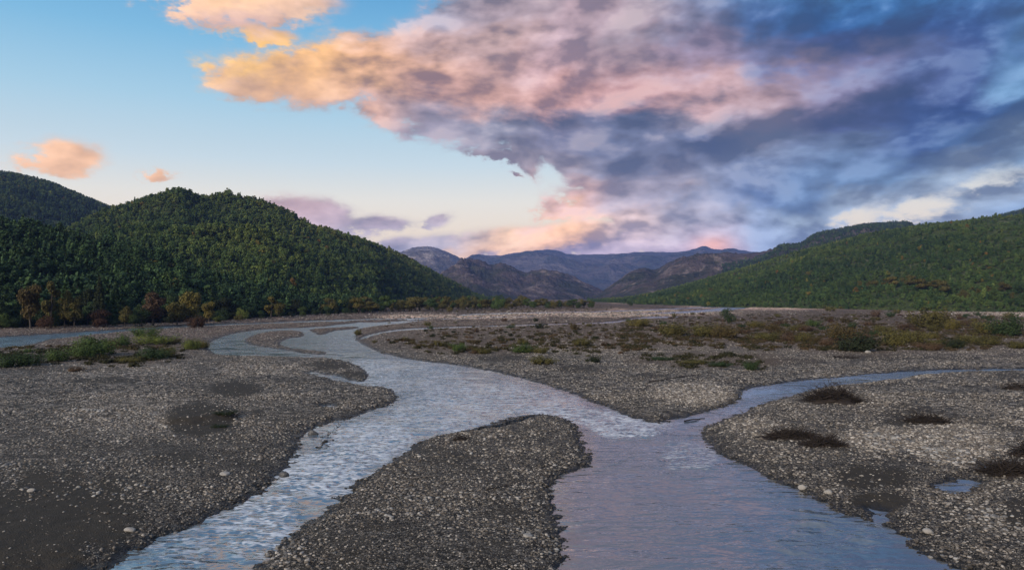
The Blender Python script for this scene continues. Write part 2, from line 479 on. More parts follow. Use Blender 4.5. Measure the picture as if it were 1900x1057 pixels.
PALE = [    # pale dry cobble
    (1290, 735, 90, 22, 0.9), (1640, 825, 120, 22, 0.7), (1780, 830, 90, 40, 0.8), (1400, 800, 60, 18, 0.5), (1600, 700, 130, 8, 0.6), (1500, 712, 60, 8, 0.6), (1120, 581, 230, 8, 1.2), (860, 589, 150, 5, 1.0), (1420, 570, 160, 5, 1.0), (1500, 572, 200, 5, 1.0), (1780, 584, 170, 5, 1.0), (900, 587, 100, 5, 0.6), (1190, 562, 60, 3, 1.0), (1000, 577, 110, 5, 0.8),
    (1060, 645, 110, 16, 0.55), (220, 690, 150, 12, 0.4), (280, 780, 160, 40, 0.35), (480, 690, 100, 14, 0.4), (1240, 640, 120, 12, 0.4)]
HUMPS = [(1510, 972, 0.55, 0.10), (1538, 985, 0.3, 0.06), (1300, 868, 0.35, 0.07), (1268, 835, 0.3, 0.07), (1238, 823, 0.3, 0.06), (1590, 1000, 0.4, 0.05), (1200, 812, 0.35, 0.06), (1465, 1020, 0.4, 0.05)]

def poly_world(P, n=3):
    return np.array([gpt(a, b) for a, b in catmull(P, n)])

def signed(x, y, polys, scale):
    """signed distance (negative inside) to a set of outlines, exact near the edge and clamped far from it"""
    inside = np.zeros(x.shape, bool)
    dist = np.full(x.shape, 1e9, np.float32)
    for W in polys:
        A = W; B = np.roll(W, -1, axis=0)
        ins = np.zeros(x.shape, bool)
        for (ax, ay), (bx, by) in zip(A, B):
            if ay != by:
                c = (ay > y) != (by > y)
                idx = np.nonzero(c)[0]
                if len(idx):
                    xi = ax + (y[idx] - ay) * (bx - ax) / (by - ay)
                    ins[idx] ^= x[idx] < xi
            mrg = 3.5 + 0.05 * max(ay, by, 0)
            idx = np.nonzero((x > min(ax, bx) - mrg) & (x < max(ax, bx) + mrg) & (y > min(ay, by) - mrg) & (y < max(ay, by) + mrg))[0]
            if len(idx):
                ex, ey = bx - ax, by - ay
                t = np.clip(((x[idx] - ax) * ex + (y[idx] - ay) * ey) / (ex * ex + ey * ey + 1e-9), 0, 1)
                dd = np.hypot(x[idx] - ax - t * ex, y[idx] - ay - t * ey)
                dist[idx] = np.minimum(dist[idx], dd)
        inside |= ins
    dist = np.minimum(dist, 3.5 + 0.05 * np.maximum(y, 0))
    return np.where(inside, -dist, dist)

WPOLY = [poly_world(p) for p in WATER]
LPOLY = [poly_world(p) for p in LAND]

def shore(x, y):
    """> 0 on land, < 0 in water, metres"""
    x = np.asarray(x, np.float32).ravel(); y = np.asarray(y, np.float32).ravel()
    w = signed(x, y, WPOLY, 1)
    l = signed(x, y, LPOLY, 1)
    s = np.maximum(w, -l)                       # water minus islands
    far = np.clip(y / 60, 0.6, 5)
    s = s + 0.42 * far * fbm(x / (1.6 * far), y / (1.6 * far), 4, 5, 0.6) + 0.42 * fbm(x / 0.7, y / 0.7, 2, 9) * (y < 110)
    return s

def zone_field(x, y, Z, nz=0.85, seed=3):
    f = np.zeros(x.shape, np.float32)
    d = np.hypot(x, y) + 1e-3
    ok = y > 10
    px = 950 + FPX * x / np.maximum(y, 1)
    py = 550.5 + FPX * CAM_H / np.maximum(y, 1)
    wob = fbm(x / (0.06 * np.maximum(d, 20)), y / (0.12 * np.maximum(d, 20)), 4, seed)
    for a, b, rx, ry, k in Z:
        r = np.sqrt(((px - a) / rx) ** 2 + ((py - b) / ry) ** 2) - nz * wob
        f = np.maximum(f, k * sstep(-r, -1.25, -0.55))
    return np.where(ok, f, 0)

def silt_field(x, y):
    """dark bare silt: the large flats and the sand ribbons that floods left along the flow"""
    x = np.asarray(x, np.float32); y = np.asarray(y, np.float32)
    rib = fbm((x * 0.8 + y * 0.25) / 4.5, (y - x * 0.2) / 9.0, 4, 131, 0.55)
    rib2 = fbm(x / 1.6, y / 2.2, 3, 137)
    return np.maximum(zone_field(x, y, SILT), 0.6 * sstep(rib + 0.35 * rib2, 0.15, 0.5) * np.clip(1.3 - y / 130, 0, 1) * (y > 5))

def land_z(x, y, s=None, silt=None):
    """height of the valley floor"""
    shp = np.shape(x)
    x = np.asarray(x, np.float32).ravel(); y = np.asarray(y, np.float32).ravel()
    if s is None: s = shore(x, y)
    if silt is None: silt = silt_field(x, y)
    d = np.hypot(x, y)
    dn = np.clip(d / 120, 0, 1)
    bank = 0.27 - 0.02 * dn
    up = bank * (1 - np.exp(-np.maximum(s, 0) / (0.55 + 0.5 * dn))) + 0.10 * np.clip(np.maximum(s, 0) / 12, 0, 1)
    und = 0.10 * fbm(x / 7, y / 7, 3, 21) + 0.05 * fbm(x / 1.7, y / 1.7, 3, 27) * (d < 140)
    up = np.maximum(up + und * np.clip(s / 2.0, 0, 1), 0.012 * np.clip(s, 0, 1))
    dn_ = -0.32 * (1 - np.exp(np.minimum(s, 0) / 1.1))
    z = np.where(s > 0, up, dn_)
    # the low silt mound with a flat top, and the shallow shoals
    mx, my = gpt(375, 782)
    rr = np.hypot((x - mx) / 2.6, (y - my) / 2.9) + 0.18 * fbm(x / 1.2, y / 1.2, 3, 41)
    z = z + 0.34 * sstep(-rr, -1.1, -0.55)
    shx, shy = gpt(935, 784)
    rs = np.hypot((x - shx) / 3.2, (y - shy) / 5.5)
    z = z + np.where(s < 0, 0.27 * np.exp(-rs ** 2), 0) * (0.9 + 0.35 * fbm(x / 0.6, y / 0.6, 2, 51))
    shx, shy = gpt(618, 815)
    rs = np.hypot((x - shx) / 0.8, (y - shy) / 4.5)
    z = z + np.where(s < 0, 0.29 * np.exp(-rs ** 2), 0) * (0.9 + 0.3 * fbm(x / 0.5, y / 0.5, 2, 52))
    # valley sides rise a little outside the river plain; land drops under the camera's bridge bank
    side = np.maximum(np.abs(x) - (150 + 0.75 * np.maximum(y, 0)), 0)
    z = z + 0.012 * np.minimum(side, 300)
    return z.reshape(shp)

# one sheet from under the bridge to the horizon: rings that widen with distance
def ring_grid(r0, r1, nr_, thetas, rmax=None):
    inv = np.linspace(1 / r0, 1 / r1, nr_)
    r = list(1 / inv)
    while rmax and r[-1] < rmax: r.append(r[-1] * 1.12)
    r = np.array(r)
    th = np.asarray(thetas)
    R, TH = np.meshgrid(r, th, indexing='ij')
    return R * np.sin(TH), R * np.cos(TH), len(r), len(th)

def grid_faces(nr_, nt_):
    i = np.arange(nr_ - 1)[:, None] * nt_ + np.arange(nt_ - 1)[None, :]
    i = i.ravel()
    return np.stack([i, i + 1, i + nt_ + 1, i + nt_], 1)

side_l = -np.pi + np.linspace(0, 1, 40, endpoint=False) ** 0.8 * (np.pi - 0.70)
fine_t = np.linspace(-0.70, 0.70, 860)
side_r = -side_l[::-1]
th = np.concatenate([side_l, fine_t, side_r])
X, Y, nr_, nt_ = ring_grid(19.0, 900.0, 520, th, 8600.0)
inner = np.array([2.0, 6.0, 10.0, 13.0, 15.5, 17.5])
Ri, THi = np.meshgrid(inner, th, indexing='ij')
X = np.concatenate([Ri * np.sin(THi), X]); Y = np.concatenate([Ri * np.cos(THi), Y]); nr_ += len(inner)
gx, gy = X.ravel(), Y.ravel()
gs = shore(gx, gy)
gsilt = silt_field(gx, gy)
gz = land_z(gx, gy, gs, gsilt)
gd = np.hypot(gx, gy)
gz = gz + np.where((gs > 0.15) & (gd < 60), 0.012 * vnoise(gx / 0.22, gy / 0.22, 61), 0)

with M('river_gravel') as m:
    silt = m.attr('silt'); pale = m.attr('pale'); wet = m.attr('wet'); dfar = m.attr('dist')
    big = noise(m.P, 0.12, 4, 0.55); mid = noise(m.P, 0.9, 5, 0.6)
    def cobble(scale):
        c = voronoi(m.P, scale, 'F1', 'Color'); e = voronoi(m.P, scale, 'DISTANCE_TO_EDGE', 'Distance')
        sp = G.node('ShaderNodeSeparateColor'); G.put(sp.inputs[0], c)
        return G(sp.outputs[0]), smooth(e, 0.02, 0.2), G(sp.outputs[1])
    c1, e1, h1 = cobble(11.0)
    c2, e2, h2 = cobble(2.6)
    c3, e3, h3 = cobble(0.55)
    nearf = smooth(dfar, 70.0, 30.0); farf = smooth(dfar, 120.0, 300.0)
    def tone(c, e, h, dens):
        t = mapr(G.m('POWER', c, 1.8), 0, 1, 0.03, 0.36)
        return t * mapr(e, 0, 1, 0.3, 1.0) * 1.0
    t = tone(c2, e2, h2, 0.5)
    t = t + nearf * (tone(c1, e1, h1, 0.5) * 0.75 - t)
    t = t + farf * (tone(c3, e3, h3, 0.5) * 0.95 - t)
    t = t * mapr(mid, 0.3, 0.7, 0.65, 1.25)
    stone = G.v('SCALE', mixc(h1, (1.16, 1.0, 0.80), (1.08, 0.98, 0.86)), t)
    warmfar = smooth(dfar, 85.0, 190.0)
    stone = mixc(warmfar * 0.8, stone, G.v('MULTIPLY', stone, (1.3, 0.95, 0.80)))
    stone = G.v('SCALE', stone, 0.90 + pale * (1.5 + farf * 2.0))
    siltc = mixc(noise(m.P, 2.2, 6, 0.62), (0.017, 0.014, 0.010), (0.056, 0.046, 0.033))
    sm = smooth(silt + (mid - 0.5) * 1.3 + (noise(m.P, 4.0, 4, 0.65) - 0.5) * 0.7, 0.15, 1.05)
    col = mixc(sm, stone, siltc)
    scrub = m.attr('scrub')
    soil = mixc(mid, (0.092, 0.064, 0.045), (0.180, 0.128, 0.092))
    col = mixc(scrub * 0.7, col, soil)
    tuft = smooth(noise(m.P, 0.55, 5, 0.65) + (mid - 0.5) * 0.3, 0.36, 0.56)
    col = mixc(scrub * tuft * 0.85, col, mixc(big, (0.070, 0.058, 0.030), (0.085, 0.052, 0.036)))
    col = G.v('SCALE', col, 1.0 - wet * 0.72)
    hgt = e2 * 0.5 * (1.0 - nearf) + e1 * 0.4 * nearf + mid * 0.4
    nrm = m.bump(hgt * (1.0 - sm * 0.7), 0.8, 0.10)
    m.principled(col, 0.85 - wet * 0.45, 0.25 + wet * 0.2, nrm)
MAT_GROUND = m.mat
riverbed = mesh_obj('riverbed', np.stack([gx, gy, gz], 1), grid_faces(nr_, nt_)[:, ::-1], MAT_GROUND, smooth_=True)
fattr(riverbed, 'silt', gsilt)
fattr(riverbed, 'pale', zone_field(gx, gy, PALE, 0.5, 7))
fattr(riverbed, 'wet', np.where(gs < 0, 1.0, np.exp(-np.maximum(gs - 0.1, 0) / (0.16 + gd * 0.003)) * 0.95))
fattr(riverbed, 'dist', gd)
ppx = 950 + FPX * gx / np.maximum(gy, 1); ppy = 550.5 + FPX * CAM_H / np.maximum(gy, 1)
SCRUB = [(1600, 615, 460, 40, 1.0), (1100, 628, 330, 26, 0.8), (900, 640, 230, 22, 0.75), (1330, 672, 150, 16, 0.8), (160, 660, 190, 22, 0.8), (900, 574, 260, 8, 1.0), (1100, 566, 140, 4, 0.8), (300, 640, 90, 12, 0.6)]
fattr(riverbed, 'scrub', zone_field(gx, gy, SCRUB, 0.6, 13))
tag(riverbed, 'broad grey gravel riverbed with dark silt patches filling the valley floor', 'riverbed', kind='structure')

# ------------------------------------------------------------------ water
thw = np.linspace(-0.70, 0.70, 760)
X, Y, nrw, ntw = ring_grid(19.0, 900.0, 430, thw)
inner = np.array([8.0, 13.0, 16.0, 17.5, 18.3])
Ri, THi = np.meshgrid(inner, thw, indexing='ij')
X = np.concatenate([Ri * np.sin(THi), X]); Y = np.concatenate([Ri * np.cos(THi), Y]); nrw += len(inner)
wx_, wy_ = X.ravel(), Y.ravel()
ws = shore(wx_, wy_)
rap = zone_field(wx_, wy_, RAPIDS, 0.4, 77)
wd = np.hypot(wx_, wy_)
depth = np.clip(-ws / 0.8, 0, 1)
u_ = wx_ + 0.5 * fbm(wx_ / 2.2, wy_ / 2.2, 2, 81); v_ = wy_ + 0.5 * fbm(wx_ / 2.2, wy_ / 2.2, 2, 83)
cr = ridged(u_ / 1.35, v_ / 0.75, 3, 91, 0.5)
ch = fbm(u_ / 0.5, v_ / 0.33, 3, 95)
amp = (0.004 + 0.072 * rap) * np.clip(1.6 - wd / 75, 0.12, 1) * depth
wz_g = amp * (0.9 * cr + 0.6 * ch)
for a, b, rr, hh in HUMPS:
    hx, hy = gpt(a, b)
    q = ((wx_ - hx) / (rr * 1.5)) ** 2 + ((wy_ - hy) / rr) ** 2
    wz_g += hh * np.exp(-q * 2) - 0.4 * hh * np.exp(-((wx_ - hx) ** 2 + (wy_ - hy + rr * 1.3) ** 2) / (rr * rr))
wf = grid_faces(nrw, ntw)[:, ::-1]
keep = (ws[wf].min(axis=1) < 0.9)
wf = wf[keep]
used = np.unique(wf); remap = np.full(len(wx_), -1); remap[used] = np.arange(len(used))
with M('muddy_water') as m:
    rapa = m.attr('rapid'); dfar = m.attr('dist'); shal = m.attr('shallow')
    Pm = G.v('MULTIPLY', m.P, (0.75, 1.6, 1.0))
    w1 = noise(Pm, 1.1, 2, 0.4, 0.6); w2 = noise(Pm, 4.2, 2, 0.4, 0.4); w3 = noise(Pm, 0.32, 1, 0.4, 0.5)
    gust = mapr(noise(m.P, 0.16, 3, 0.55, 0.8), 0.35, 0.65, 0.25, 1.5)
    n1 = m.bump(w3, 1.0, 0.09)
    n2 = m.bump(w1 * gust, mapr(rapa, 0, 1, 0.40, 1.0), 0.22, n1)
    n3 = m.bump(w2 * gust, mapr(rapa, 0, 1, 0.40, 1.0), 0.035, n2)
    colw = mixc(shal, (0.100, 0.132, 0.166), (0.13, 0.13, 0.125))
    riffle_glint = smooth(w2 + w1 * 0.7 + rapa * 0.25, 1.02, 1.24) * smooth(rapa, 0.4, 1.0)
    colw = mixc(riffle_glint * 0.75, colw, (0.70, 0.72, 0.74))  # near-white painted into the riffles, standing for bright glints on the water
    m.principled(colw, 0.09 + riffle_glint * 0.4 + smooth(dfar, 70.0, 220.0) * 0.12, 0.5, n3, ior=2.6)
MAT_WATER = m.mat
river = mesh_obj('river', np.stack([wx_, wy_, wz_g], 1)[used], remap[wf], MAT_WATER, smooth_=True)
fattr(river, 'rapid', rap[used]); fattr(river, 'dist', wd[used]); fattr(river, 'shallow', (1 - np.clip(-ws / 0.7, 0, 1))[used])
tag(river, 'braided grey-blue river winding between gravel bars under an evening sky', 'river', kind='structure')
print('land', time.time() - T0)

# ------------------------------------------------------------------ hills and mountains
def interp_prof(P, px):
    P = np.array(sorted(P)); return np.interp(px, P[:, 0], P[:, 1])

HILLS = {}
def hill(name, crest, base, dcrest, mat, ncol, nrow, gully, gscale, seed, label, shape=1.0, jag=0.6, back=1.7, x0=None, x1=None, cover=0.0):
    """a ridge: crest line (px, py) standing dcrest(px) metres away, foot line (px, metres), slope with spurs and gullies, and a back slope"""
    px = np.linspace(x0 if x0 is not None else crest[0][0], x1 if x1 is not None else crest[-1][0], ncol)
    cp = np.array(crest, float)
    cpd = catmull(cp, 6, closed=False); cpd = np.vstack([cpd, cp[-1]])
    cyy = np.interp(px, cpd[:, 0], cpd[:, 1])
    D = interp_prof(dcrest, px) if not np.isscalar(dcrest) else np.full(ncol, float(dcrest))
    B = interp_prof(base, px)
    k = (px - 950) / FPX
    zc = np.maximum(CAM_H + D * (550.5 - cyy) / FPX - cover, 1.0)
    t = np.concatenate([np.linspace(0, 1, nrow) ** 1.0, np.linspace(1, 2, nrow // 3)[1:]])
    Tt, K = np.meshgrid(t, k, indexing='ij')
    DD = np.broadcast_to(D, Tt.shape); BB = np.broadcast_to(B, Tt.shape); ZC = np.broadcast_to(zc, Tt.shape)
    Yd = np.where(Tt <= 1, BB + (DD - BB) * Tt, DD + (DD - BB * 0.3) * (back - 1) * (Tt - 1))
    Xd = K * Yd
    prof = np.where(Tt <= 1, (1 - (1 - np.clip(Tt, 0, 1)) ** (1.25 * shape)) * 0.6 + 0.4 * np.clip(Tt, 0, 1) ** 1.1, np.clip(2 - Tt, 0, 1) ** 1.2)
    env = np.where(Tt <= 1, np.sin(np.pi * np.clip(Tt, 0, 1)) ** 0.8 * (1 - 0.96 * sstep(Tt, 0.55, 0.97)), 0.25 * np.sin(np.pi * np.clip(Tt - 1, 0, 1)) ** 2)
    g_ = ridged(Xd / gscale + 0.35 * fbm(Xd / gscale, Yd / gscale, 2, seed + 5), Yd / gscale, 5, seed, 0.5)
    Z = ZC * prof + gully * env * g_ * np.clip(ZC / np.maximum(zc.max(), 1), 0.1, 1)
    Z = Z + jag * fbm(Xd / (gscale * 0.06), Yd / (gscale * 0.06), 3, seed + 9) * np.clip(Tt * 4, 0, 1)
    Z[0, :] = -2.0
    Z[-1, :] = -3.0
    V = np.stack([Xd.ravel(), Yd.ravel(), Z.ravel()], 1)
    o = mesh_obj(name, V, grid_faces(len(t), ncol), mat, smooth_=True)
    tag(o, label, 'hill', kind='structure')
    HILLS[name] = (Xd, Yd, Z, t, px)
    return o

with M('forest_floor') as m:
    n1 = noise(m.P, 0.02, 5, 0.6); n2 = noise(m.P, 0.15, 5, 0.65)
    c = mixc(smooth(n2, 0.35, 0.65), (0.030, 0.042, 0.016), (0.060, 0.075, 0.026))
    c = mixc(smooth(n1 + (n2 - 0.5) * 0.5, 0.62, 0.72) * 0.5, c, (0.12, 0.105, 0.085))
    m.principled(c, 0.9, 0.1, m.bump(n2, 0.6, 2.0))
MAT_FLOOR = m.mat
def mountain_mat(name, scrub, earth, rock, s1, s2, rockamt):
    with M(name) as m:
        n1 = noise(m.P, s1, 6, 0.6, 0.4); n2 = noise(m.P, s2, 6, 0.65, 0.3)
        n3 = noise(G.v('MULTIPLY', m.P, (1, 1, 3.5)), s2 * 1.7, 5, 0.6)
        sp = G.node('ShaderNodeSeparateXYZ'); G.put(sp.inputs[0], G(m.geo.outputs['Normal']))
        steep = smooth(G(sp.outputs[2]), 0.95, 0.72)
        c = mixc(smooth(n2 + (n1 - 0.5) * 0.6, 0.40, 0.60), scrub, earth)
        c = mixc(G.m('MINIMUM', smooth(n3 + (n1 - 0.5) * 0.8 + steep * 0.12, 0.56, 0.70) * rockamt, 1.0), c, rock)
        m.principled(c, 0.95, 0.05, m.bump(n2 + n3 * 0.5, 0.8, 0.6 / s2))
    return m.mat
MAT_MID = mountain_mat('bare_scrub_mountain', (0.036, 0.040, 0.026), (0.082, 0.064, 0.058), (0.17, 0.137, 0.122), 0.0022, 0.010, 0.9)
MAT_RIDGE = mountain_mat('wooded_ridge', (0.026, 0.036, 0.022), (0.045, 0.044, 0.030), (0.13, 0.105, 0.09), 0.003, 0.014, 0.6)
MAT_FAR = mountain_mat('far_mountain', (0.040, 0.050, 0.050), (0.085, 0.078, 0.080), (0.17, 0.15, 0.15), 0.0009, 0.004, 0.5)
MAT_PEAK = mountain_mat('bare_peak', (0.080, 0.080, 0.070), (0.12, 0.105, 0.10), (0.26, 0.23, 0.215), 0.0014, 0.006, 1.0)

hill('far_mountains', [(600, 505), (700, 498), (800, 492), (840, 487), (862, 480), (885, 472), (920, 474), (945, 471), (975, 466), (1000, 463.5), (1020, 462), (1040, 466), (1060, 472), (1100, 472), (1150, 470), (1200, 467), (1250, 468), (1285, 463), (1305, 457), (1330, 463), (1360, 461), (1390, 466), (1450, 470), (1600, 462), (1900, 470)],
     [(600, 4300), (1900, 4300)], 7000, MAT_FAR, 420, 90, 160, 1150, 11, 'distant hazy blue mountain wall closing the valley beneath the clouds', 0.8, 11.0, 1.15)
hill('bare_mountain', [(640, 492), (700, 482), (745, 467), (765, 460), (786, 456.5), (806, 459), (830, 467), (850, 477), (868, 483), (890, 491), (915, 499), (960, 512), (1010, 530)],
     [(640, 3300), (1010, 3800)], 5200, MAT_PEAK, 260, 70, 95, 620, 23, 'pale bare-topped mountain peeking out behind the wooded hill', 1.0, 8.0, 1.3)
hill('gullied_foothills', [(780, 520), (810, 513), (840, 500), (860, 489), (872, 485), (890, 488), (905, 495), (915, 499), (930, 496.5), (950, 503), (972, 510.5), (990, 507), (1005, 504.5), (1035, 508), (1062, 516), (1090, 526), (1116, 538), (1150, 549)],
     [(780, 1750), (950, 1900), (1150, 2300)], [(780, 3100), (930, 3300), (1150, 3000)], MAT_MID, 380, 110, 70, 300, 37, 'purple-brown gullied foothills below the far blue mountains', 1.0, 4.0, 1.25)
hill('eroded_spur', [(1085, 552), (1110, 545), (1125, 535), (1150, 518), (1170, 504), (1195, 497), (1217, 500), (1240, 487), (1265, 479), (1300, 471), (1340, 470), (1380, 471), (1420, 466), (1480, 460), (1560, 455), (1640, 450)],
     [(1085, 1900), (1250, 1500), (1640, 1300)], [(1085, 2300), (1250, 2700), (1640, 3000)], MAT_MID, 380, 100, 62, 260, 51, 'eroded brown rocky spur at the mouth of the far gorge', 1.0, 4.0, 1.25)
hill('dark_ridge', [(1340, 486), (1400, 473), (1430, 462), (1450, 449), (1485, 446), (1510, 430), (1535, 423), (1560, 419), (1600, 411), (1640, 408), (1662, 406.5), (1690, 407), (1704, 417), (1740, 422), (1800, 412), (1850, 396), (1885, 386), (1930, 378), (2000, 380), (2150, 400)],
     [(1340, 1100), (2150, 900)], [(1340, 2300), (1700, 2000), (2150, 1900)], MAT_RIDGE, 380, 90, 34, 220, 63, 'dark wooded ridge crest rising behind the green hillside', 1.0, 5.0, 1.25, cover=7.0)
hill('green_hillside', [(1090, 556), (1130, 552), (1180, 546), (1230, 535), (1290, 518), (1340, 503), (1400, 486), (1450, 470), (1500, 456), (1560, 441), (1620, 427), (1700, 414), (1760, 406.5), (1820, 400), (1880, 395), (1960, 386), (2100, 380), (2300, 400)],
     [(1090, 1150), (1180, 760), (1300, 600), (1500, 490), (1700, 405), (1900, 370), (2300, 330)], [(1090, 1500), (1200, 1350), (1400, 1250), (1700, 1100), (1900, 980), (2300, 900)], MAT_FLOOR, 420, 120, 20, 190, 71, 'long green brush-covered hillside sloping down to the gravel plain', 1.0, 1.0, 1.5, cover=5.0)
hill('back_hill', [(-900, 330), (-600, 300), (-300, 290), (-120, 297), (0, 309), (40, 316), (85, 327), (130, 344), (165, 359), (195, 371), (225, 384), (300, 420), (380, 460)],
     [(-900, 420), (0, 620), (380, 800)], [(-900, 1100), (0, 1350), (380, 1350)], MAT_FLOOR, 260, 70, 18, 210, 83, 'tall dark forested hill standing behind the domed hill', 1.0, 1.2, 1.4, cover=9.0)
hill('domed_hill', [(60, 470), (110, 430), (160, 402), (210, 379), (235, 371), (262, 361), (292, 352), (330, 350), (370, 355), (420, 361), (470, 371), (510, 382), (532, 390), (560, 404), (600, 418), (650, 431), (700, 447), (750, 467), (800, 494), (850, 520), (880, 537), (905, 550), (925, 556)],
     [(60, 330), (300, 340), (500, 350), (600, 400), (700, 500), (800, 700), (880, 1000), (925, 1150)], [(60, 850), (330, 980), (530, 1000), (700, 1080), (850, 1250), (925, 1400)], MAT_FLOOR, 420, 120, 27, 170, 97, 'domed hill of mixed green forest running down to the river bend', 1.0, 1.0, 1.5, cover=8.0)
hill('forest_spur', [(-1300, 380), (-700, 385), (-200, 396), (0, 428), (60, 432), (130, 452), (200, 470), (300, 492), (380, 517), (450, 540), (540, 562), (640, 577), (700, 582)],
     [(-1300, 150), (-200, 160), (0, 188), (200, 208), (350, 232), (500, 285), (600, 335), (700, 400)], [(-1300, 330), (0, 350), (300, 360), (500, 390), (700, 450)], MAT_FLOOR, 260, 70, 5, 80, 103, 'low dark forested spur along the river bank', 1.0, 0.5, 1.7)
print('hills', time.time() - T0)

# ------------------------------------------------------------------ haze: the air of the valley
def box_obj(name, lo, hi):
    v = [(x, y, z) for x in (lo[0], hi[0]) for y in (lo[1], hi[1]) for z in (lo[2], hi[2])]
    f = [(0, 1, 3, 2), (4, 6, 7, 5), (0, 4, 5, 1), (2, 3, 7, 6), (0, 2, 6, 4), (1, 5, 7, 3)]
    return mesh_obj(name, v, f)
hz = box_obj('haze', (-8900, -8900, -6), (8900, 8900, 540))
hm = bpy.data.materials.new('valley_haze'); hm.use_nodes = True
hm.node_tree.nodes.clear()
pv = hm.node_tree.nodes.new('ShaderNodeVolumePrincipled')
pv.inputs['Color'].default_value = (0.28, 0.42, 1.0, 1)
pv.inputs['Density'].default_value = HAZE_DENS
ho = hm.node_tree.nodes.new('ShaderNodeOutputMaterial')
hm.node_tree.links.new(pv.outputs[0], ho.inputs['Volume'])
hz.data.materials.append(hm)
tag(hz, 'thin bluish evening haze filling the whole valley', 'haze', kind='stuff')

# ------------------------------------------------------------------ instancing of uncountable things
def proto_collection(name, objs):
    c = bpy.data.collections.new(name)
    for o in objs: c.objects.link(o)
    return c

def scatter(name, pts, rot, scl, idx, tint, coll, label, cat):
    me = bpy.data.meshes.new(name)
    n = len(pts)
    me.vertices.add(n); me.vertices.foreach_set('co', np.asarray(pts, np.float32).ravel())
    for nm, typ, dat, key in (('rot', 'FLOAT_VECTOR', rot, 'vector'), ('scl', 'FLOAT_VECTOR', scl, 'vector'), ('tint', 'FLOAT', tint, 'value')):
        a = me.attributes.new(nm, typ, 'POINT'); a.data.foreach_set(key, np.asarray(dat, np.float32).ravel())
    a = me.attributes.new('idx', 'INT', 'POINT'); a.data.foreach_set('value', np.asarray(idx, np.int32))
    o = bpy.data.objects.new(name, me); COL.objects.link(o)
    gn = bpy.data.node_groups.new(name + '_scatter', 'GeometryNodeTree')
    gn.interface.new_socket('Geometry', in_out='INPUT', socket_type='NodeSocketGeometry')
    gn.interface.new_socket('Geometry', in_out='OUTPUT', socket_type='NodeSocketGeometry')
    N = gn.nodes.new; L = gn.links.new
    gi = N('NodeGroupInput'); go = N('NodeGroupOutput')
    ip = N('GeometryNodeInstanceOnPoints'); ci = N('GeometryNodeCollectionInfo')
    ci.inputs['Collection'].default_value = coll
    ci.inputs['Separate Children'].default_value = True
    ci.inputs['Reset Children'].default_value = True
    def at(nm, typ):
        q = N('GeometryNodeInputNamedAttribute'); q.data_type = typ; q.inputs['Name'].default_value = nm
        return q.outputs['Attribute']
    L(gi.outputs[0], ip.inputs['Points']); L(ci.outputs[0], ip.inputs['Instance'])
    ip.inputs['Pick Instance'].default_value = True
    L(at('idx', 'INT'), ip.inputs['Instance Index'])
    e2r = N('FunctionNodeEulerToRotation'); L(at('rot', 'FLOAT_VECTOR'), e2r.inputs[0]); L(e2r.outputs[0], ip.inputs['Rotation'])
    L(at('scl', 'FLOAT_VECTOR'), ip.inputs['Scale'])
    L(ip.outputs[0], go.inputs[0])
    md = o.modifiers.new('scatter', 'NODES'); md.node_group = gn
    tag(o, label, cat, kind='stuff')
    return o

# ------------------------------------------------------------------ stones
def stone_mesh(name, seed, sub=2, flat=0.5, mat=None):
    import bmesh
    rnd = np.random.default_rng(seed)
    bm = bmesh.new(); bmesh.ops.create_icosphere(bm, subdivisions=sub, radius=1.0)
    P = np.array([v.co[:] for v in bm.verts]); F = [[v.index for v in f.verts] for f in bm.faces]
    bm.free()
    for k in range(5):      # shave facets off so that it reads as a worn cobble, not a ball
        n = rnd.normal(size=3); n /= np.linalg.norm(n)
        c = rnd.uniform(0.62, 0.88)
        h = P @ n
        P = P - np.outer(np.maximum(h - c, 0) * 0.8, n)
    P *= 1 + 0.10 * np.sin(P @ rnd.normal(size=3) * 2.3 + rnd.uniform(0, 6))[:, None]
    P *= np.array([1.0, rnd.uniform(0.62, 0.9), flat * rnd.uniform(0.8, 1.2)])
    return mesh_obj(name, P, F, mat, smooth_=True, link=False)

with M('river_stone') as m:
    t = m.attr('tint', 'INSTANCER')
    oi = G.node('ShaderNodeObjectInfo')
    rnd_ = G(oi.outputs['Random'])
    tco = G.node('ShaderNodeTexCoord'); oc = G.v('ADD', G(tco.outputs['Object']), combine(rnd_ * 37.0, rnd_ * 11.0, 0.0))
    n = noise(oc, 2.2, 4, 0.6)
    base = ramp(rnd_, [(0.0, (0.070, 0.060, 0.049)), (0.35, (0.145, 0.126, 0.104)), (0.62, (0.245, 0.217, 0.182)), (0.8, (0.34, 0.308, 0.264)), (0.93, (0.43, 0.395, 0.345)), (1.0, (0.50, 0.465, 0.415))])
    col = G.v('SCALE', base, mapr(n, 0.3, 0.7, 0.75, 1.2) * mapr(t, 0, 1, 0.22, 1.0))
    m.principled(col, 0.72, 0.3, m.bump(noise(oc, 6.0, 3, 0.6), 0.3, 0.1))
MAT_STONE = m.mat
with M('wet_boulder') as m:
    tco = G.node('ShaderNodeTexCoord'); n = noise(G(tco.outputs['Object']), 3.0, 5, 0.6)
    m.principled(mixc(n, (0.035, 0.035, 0.037), (0.10, 0.10, 0.10)), 0.45, 0.4, m.bump(n, 0.4, 0.1))
MAT_WET = m.mat
with M('pale_boulder') as m:
    tco = G.node('ShaderNodeTexCoord'); n = noise(G(tco.outputs['Object']), 3.0, 5, 0.6)
    m.principled(mixc(n, (0.20, 0.19, 0.17), (0.36, 0.34, 0.31)), 0.75, 0.3, m.bump(n, 0.4, 0.1))
MAT_PALE = m.mat
stones = [stone_mesh('cobble', 100 + i, 2, 0.52, MAT_STONE) for i in range(7)]
COLL_STONE = proto_collection('cobble_kinds', stones)
rng = np.random.default_rng(4)

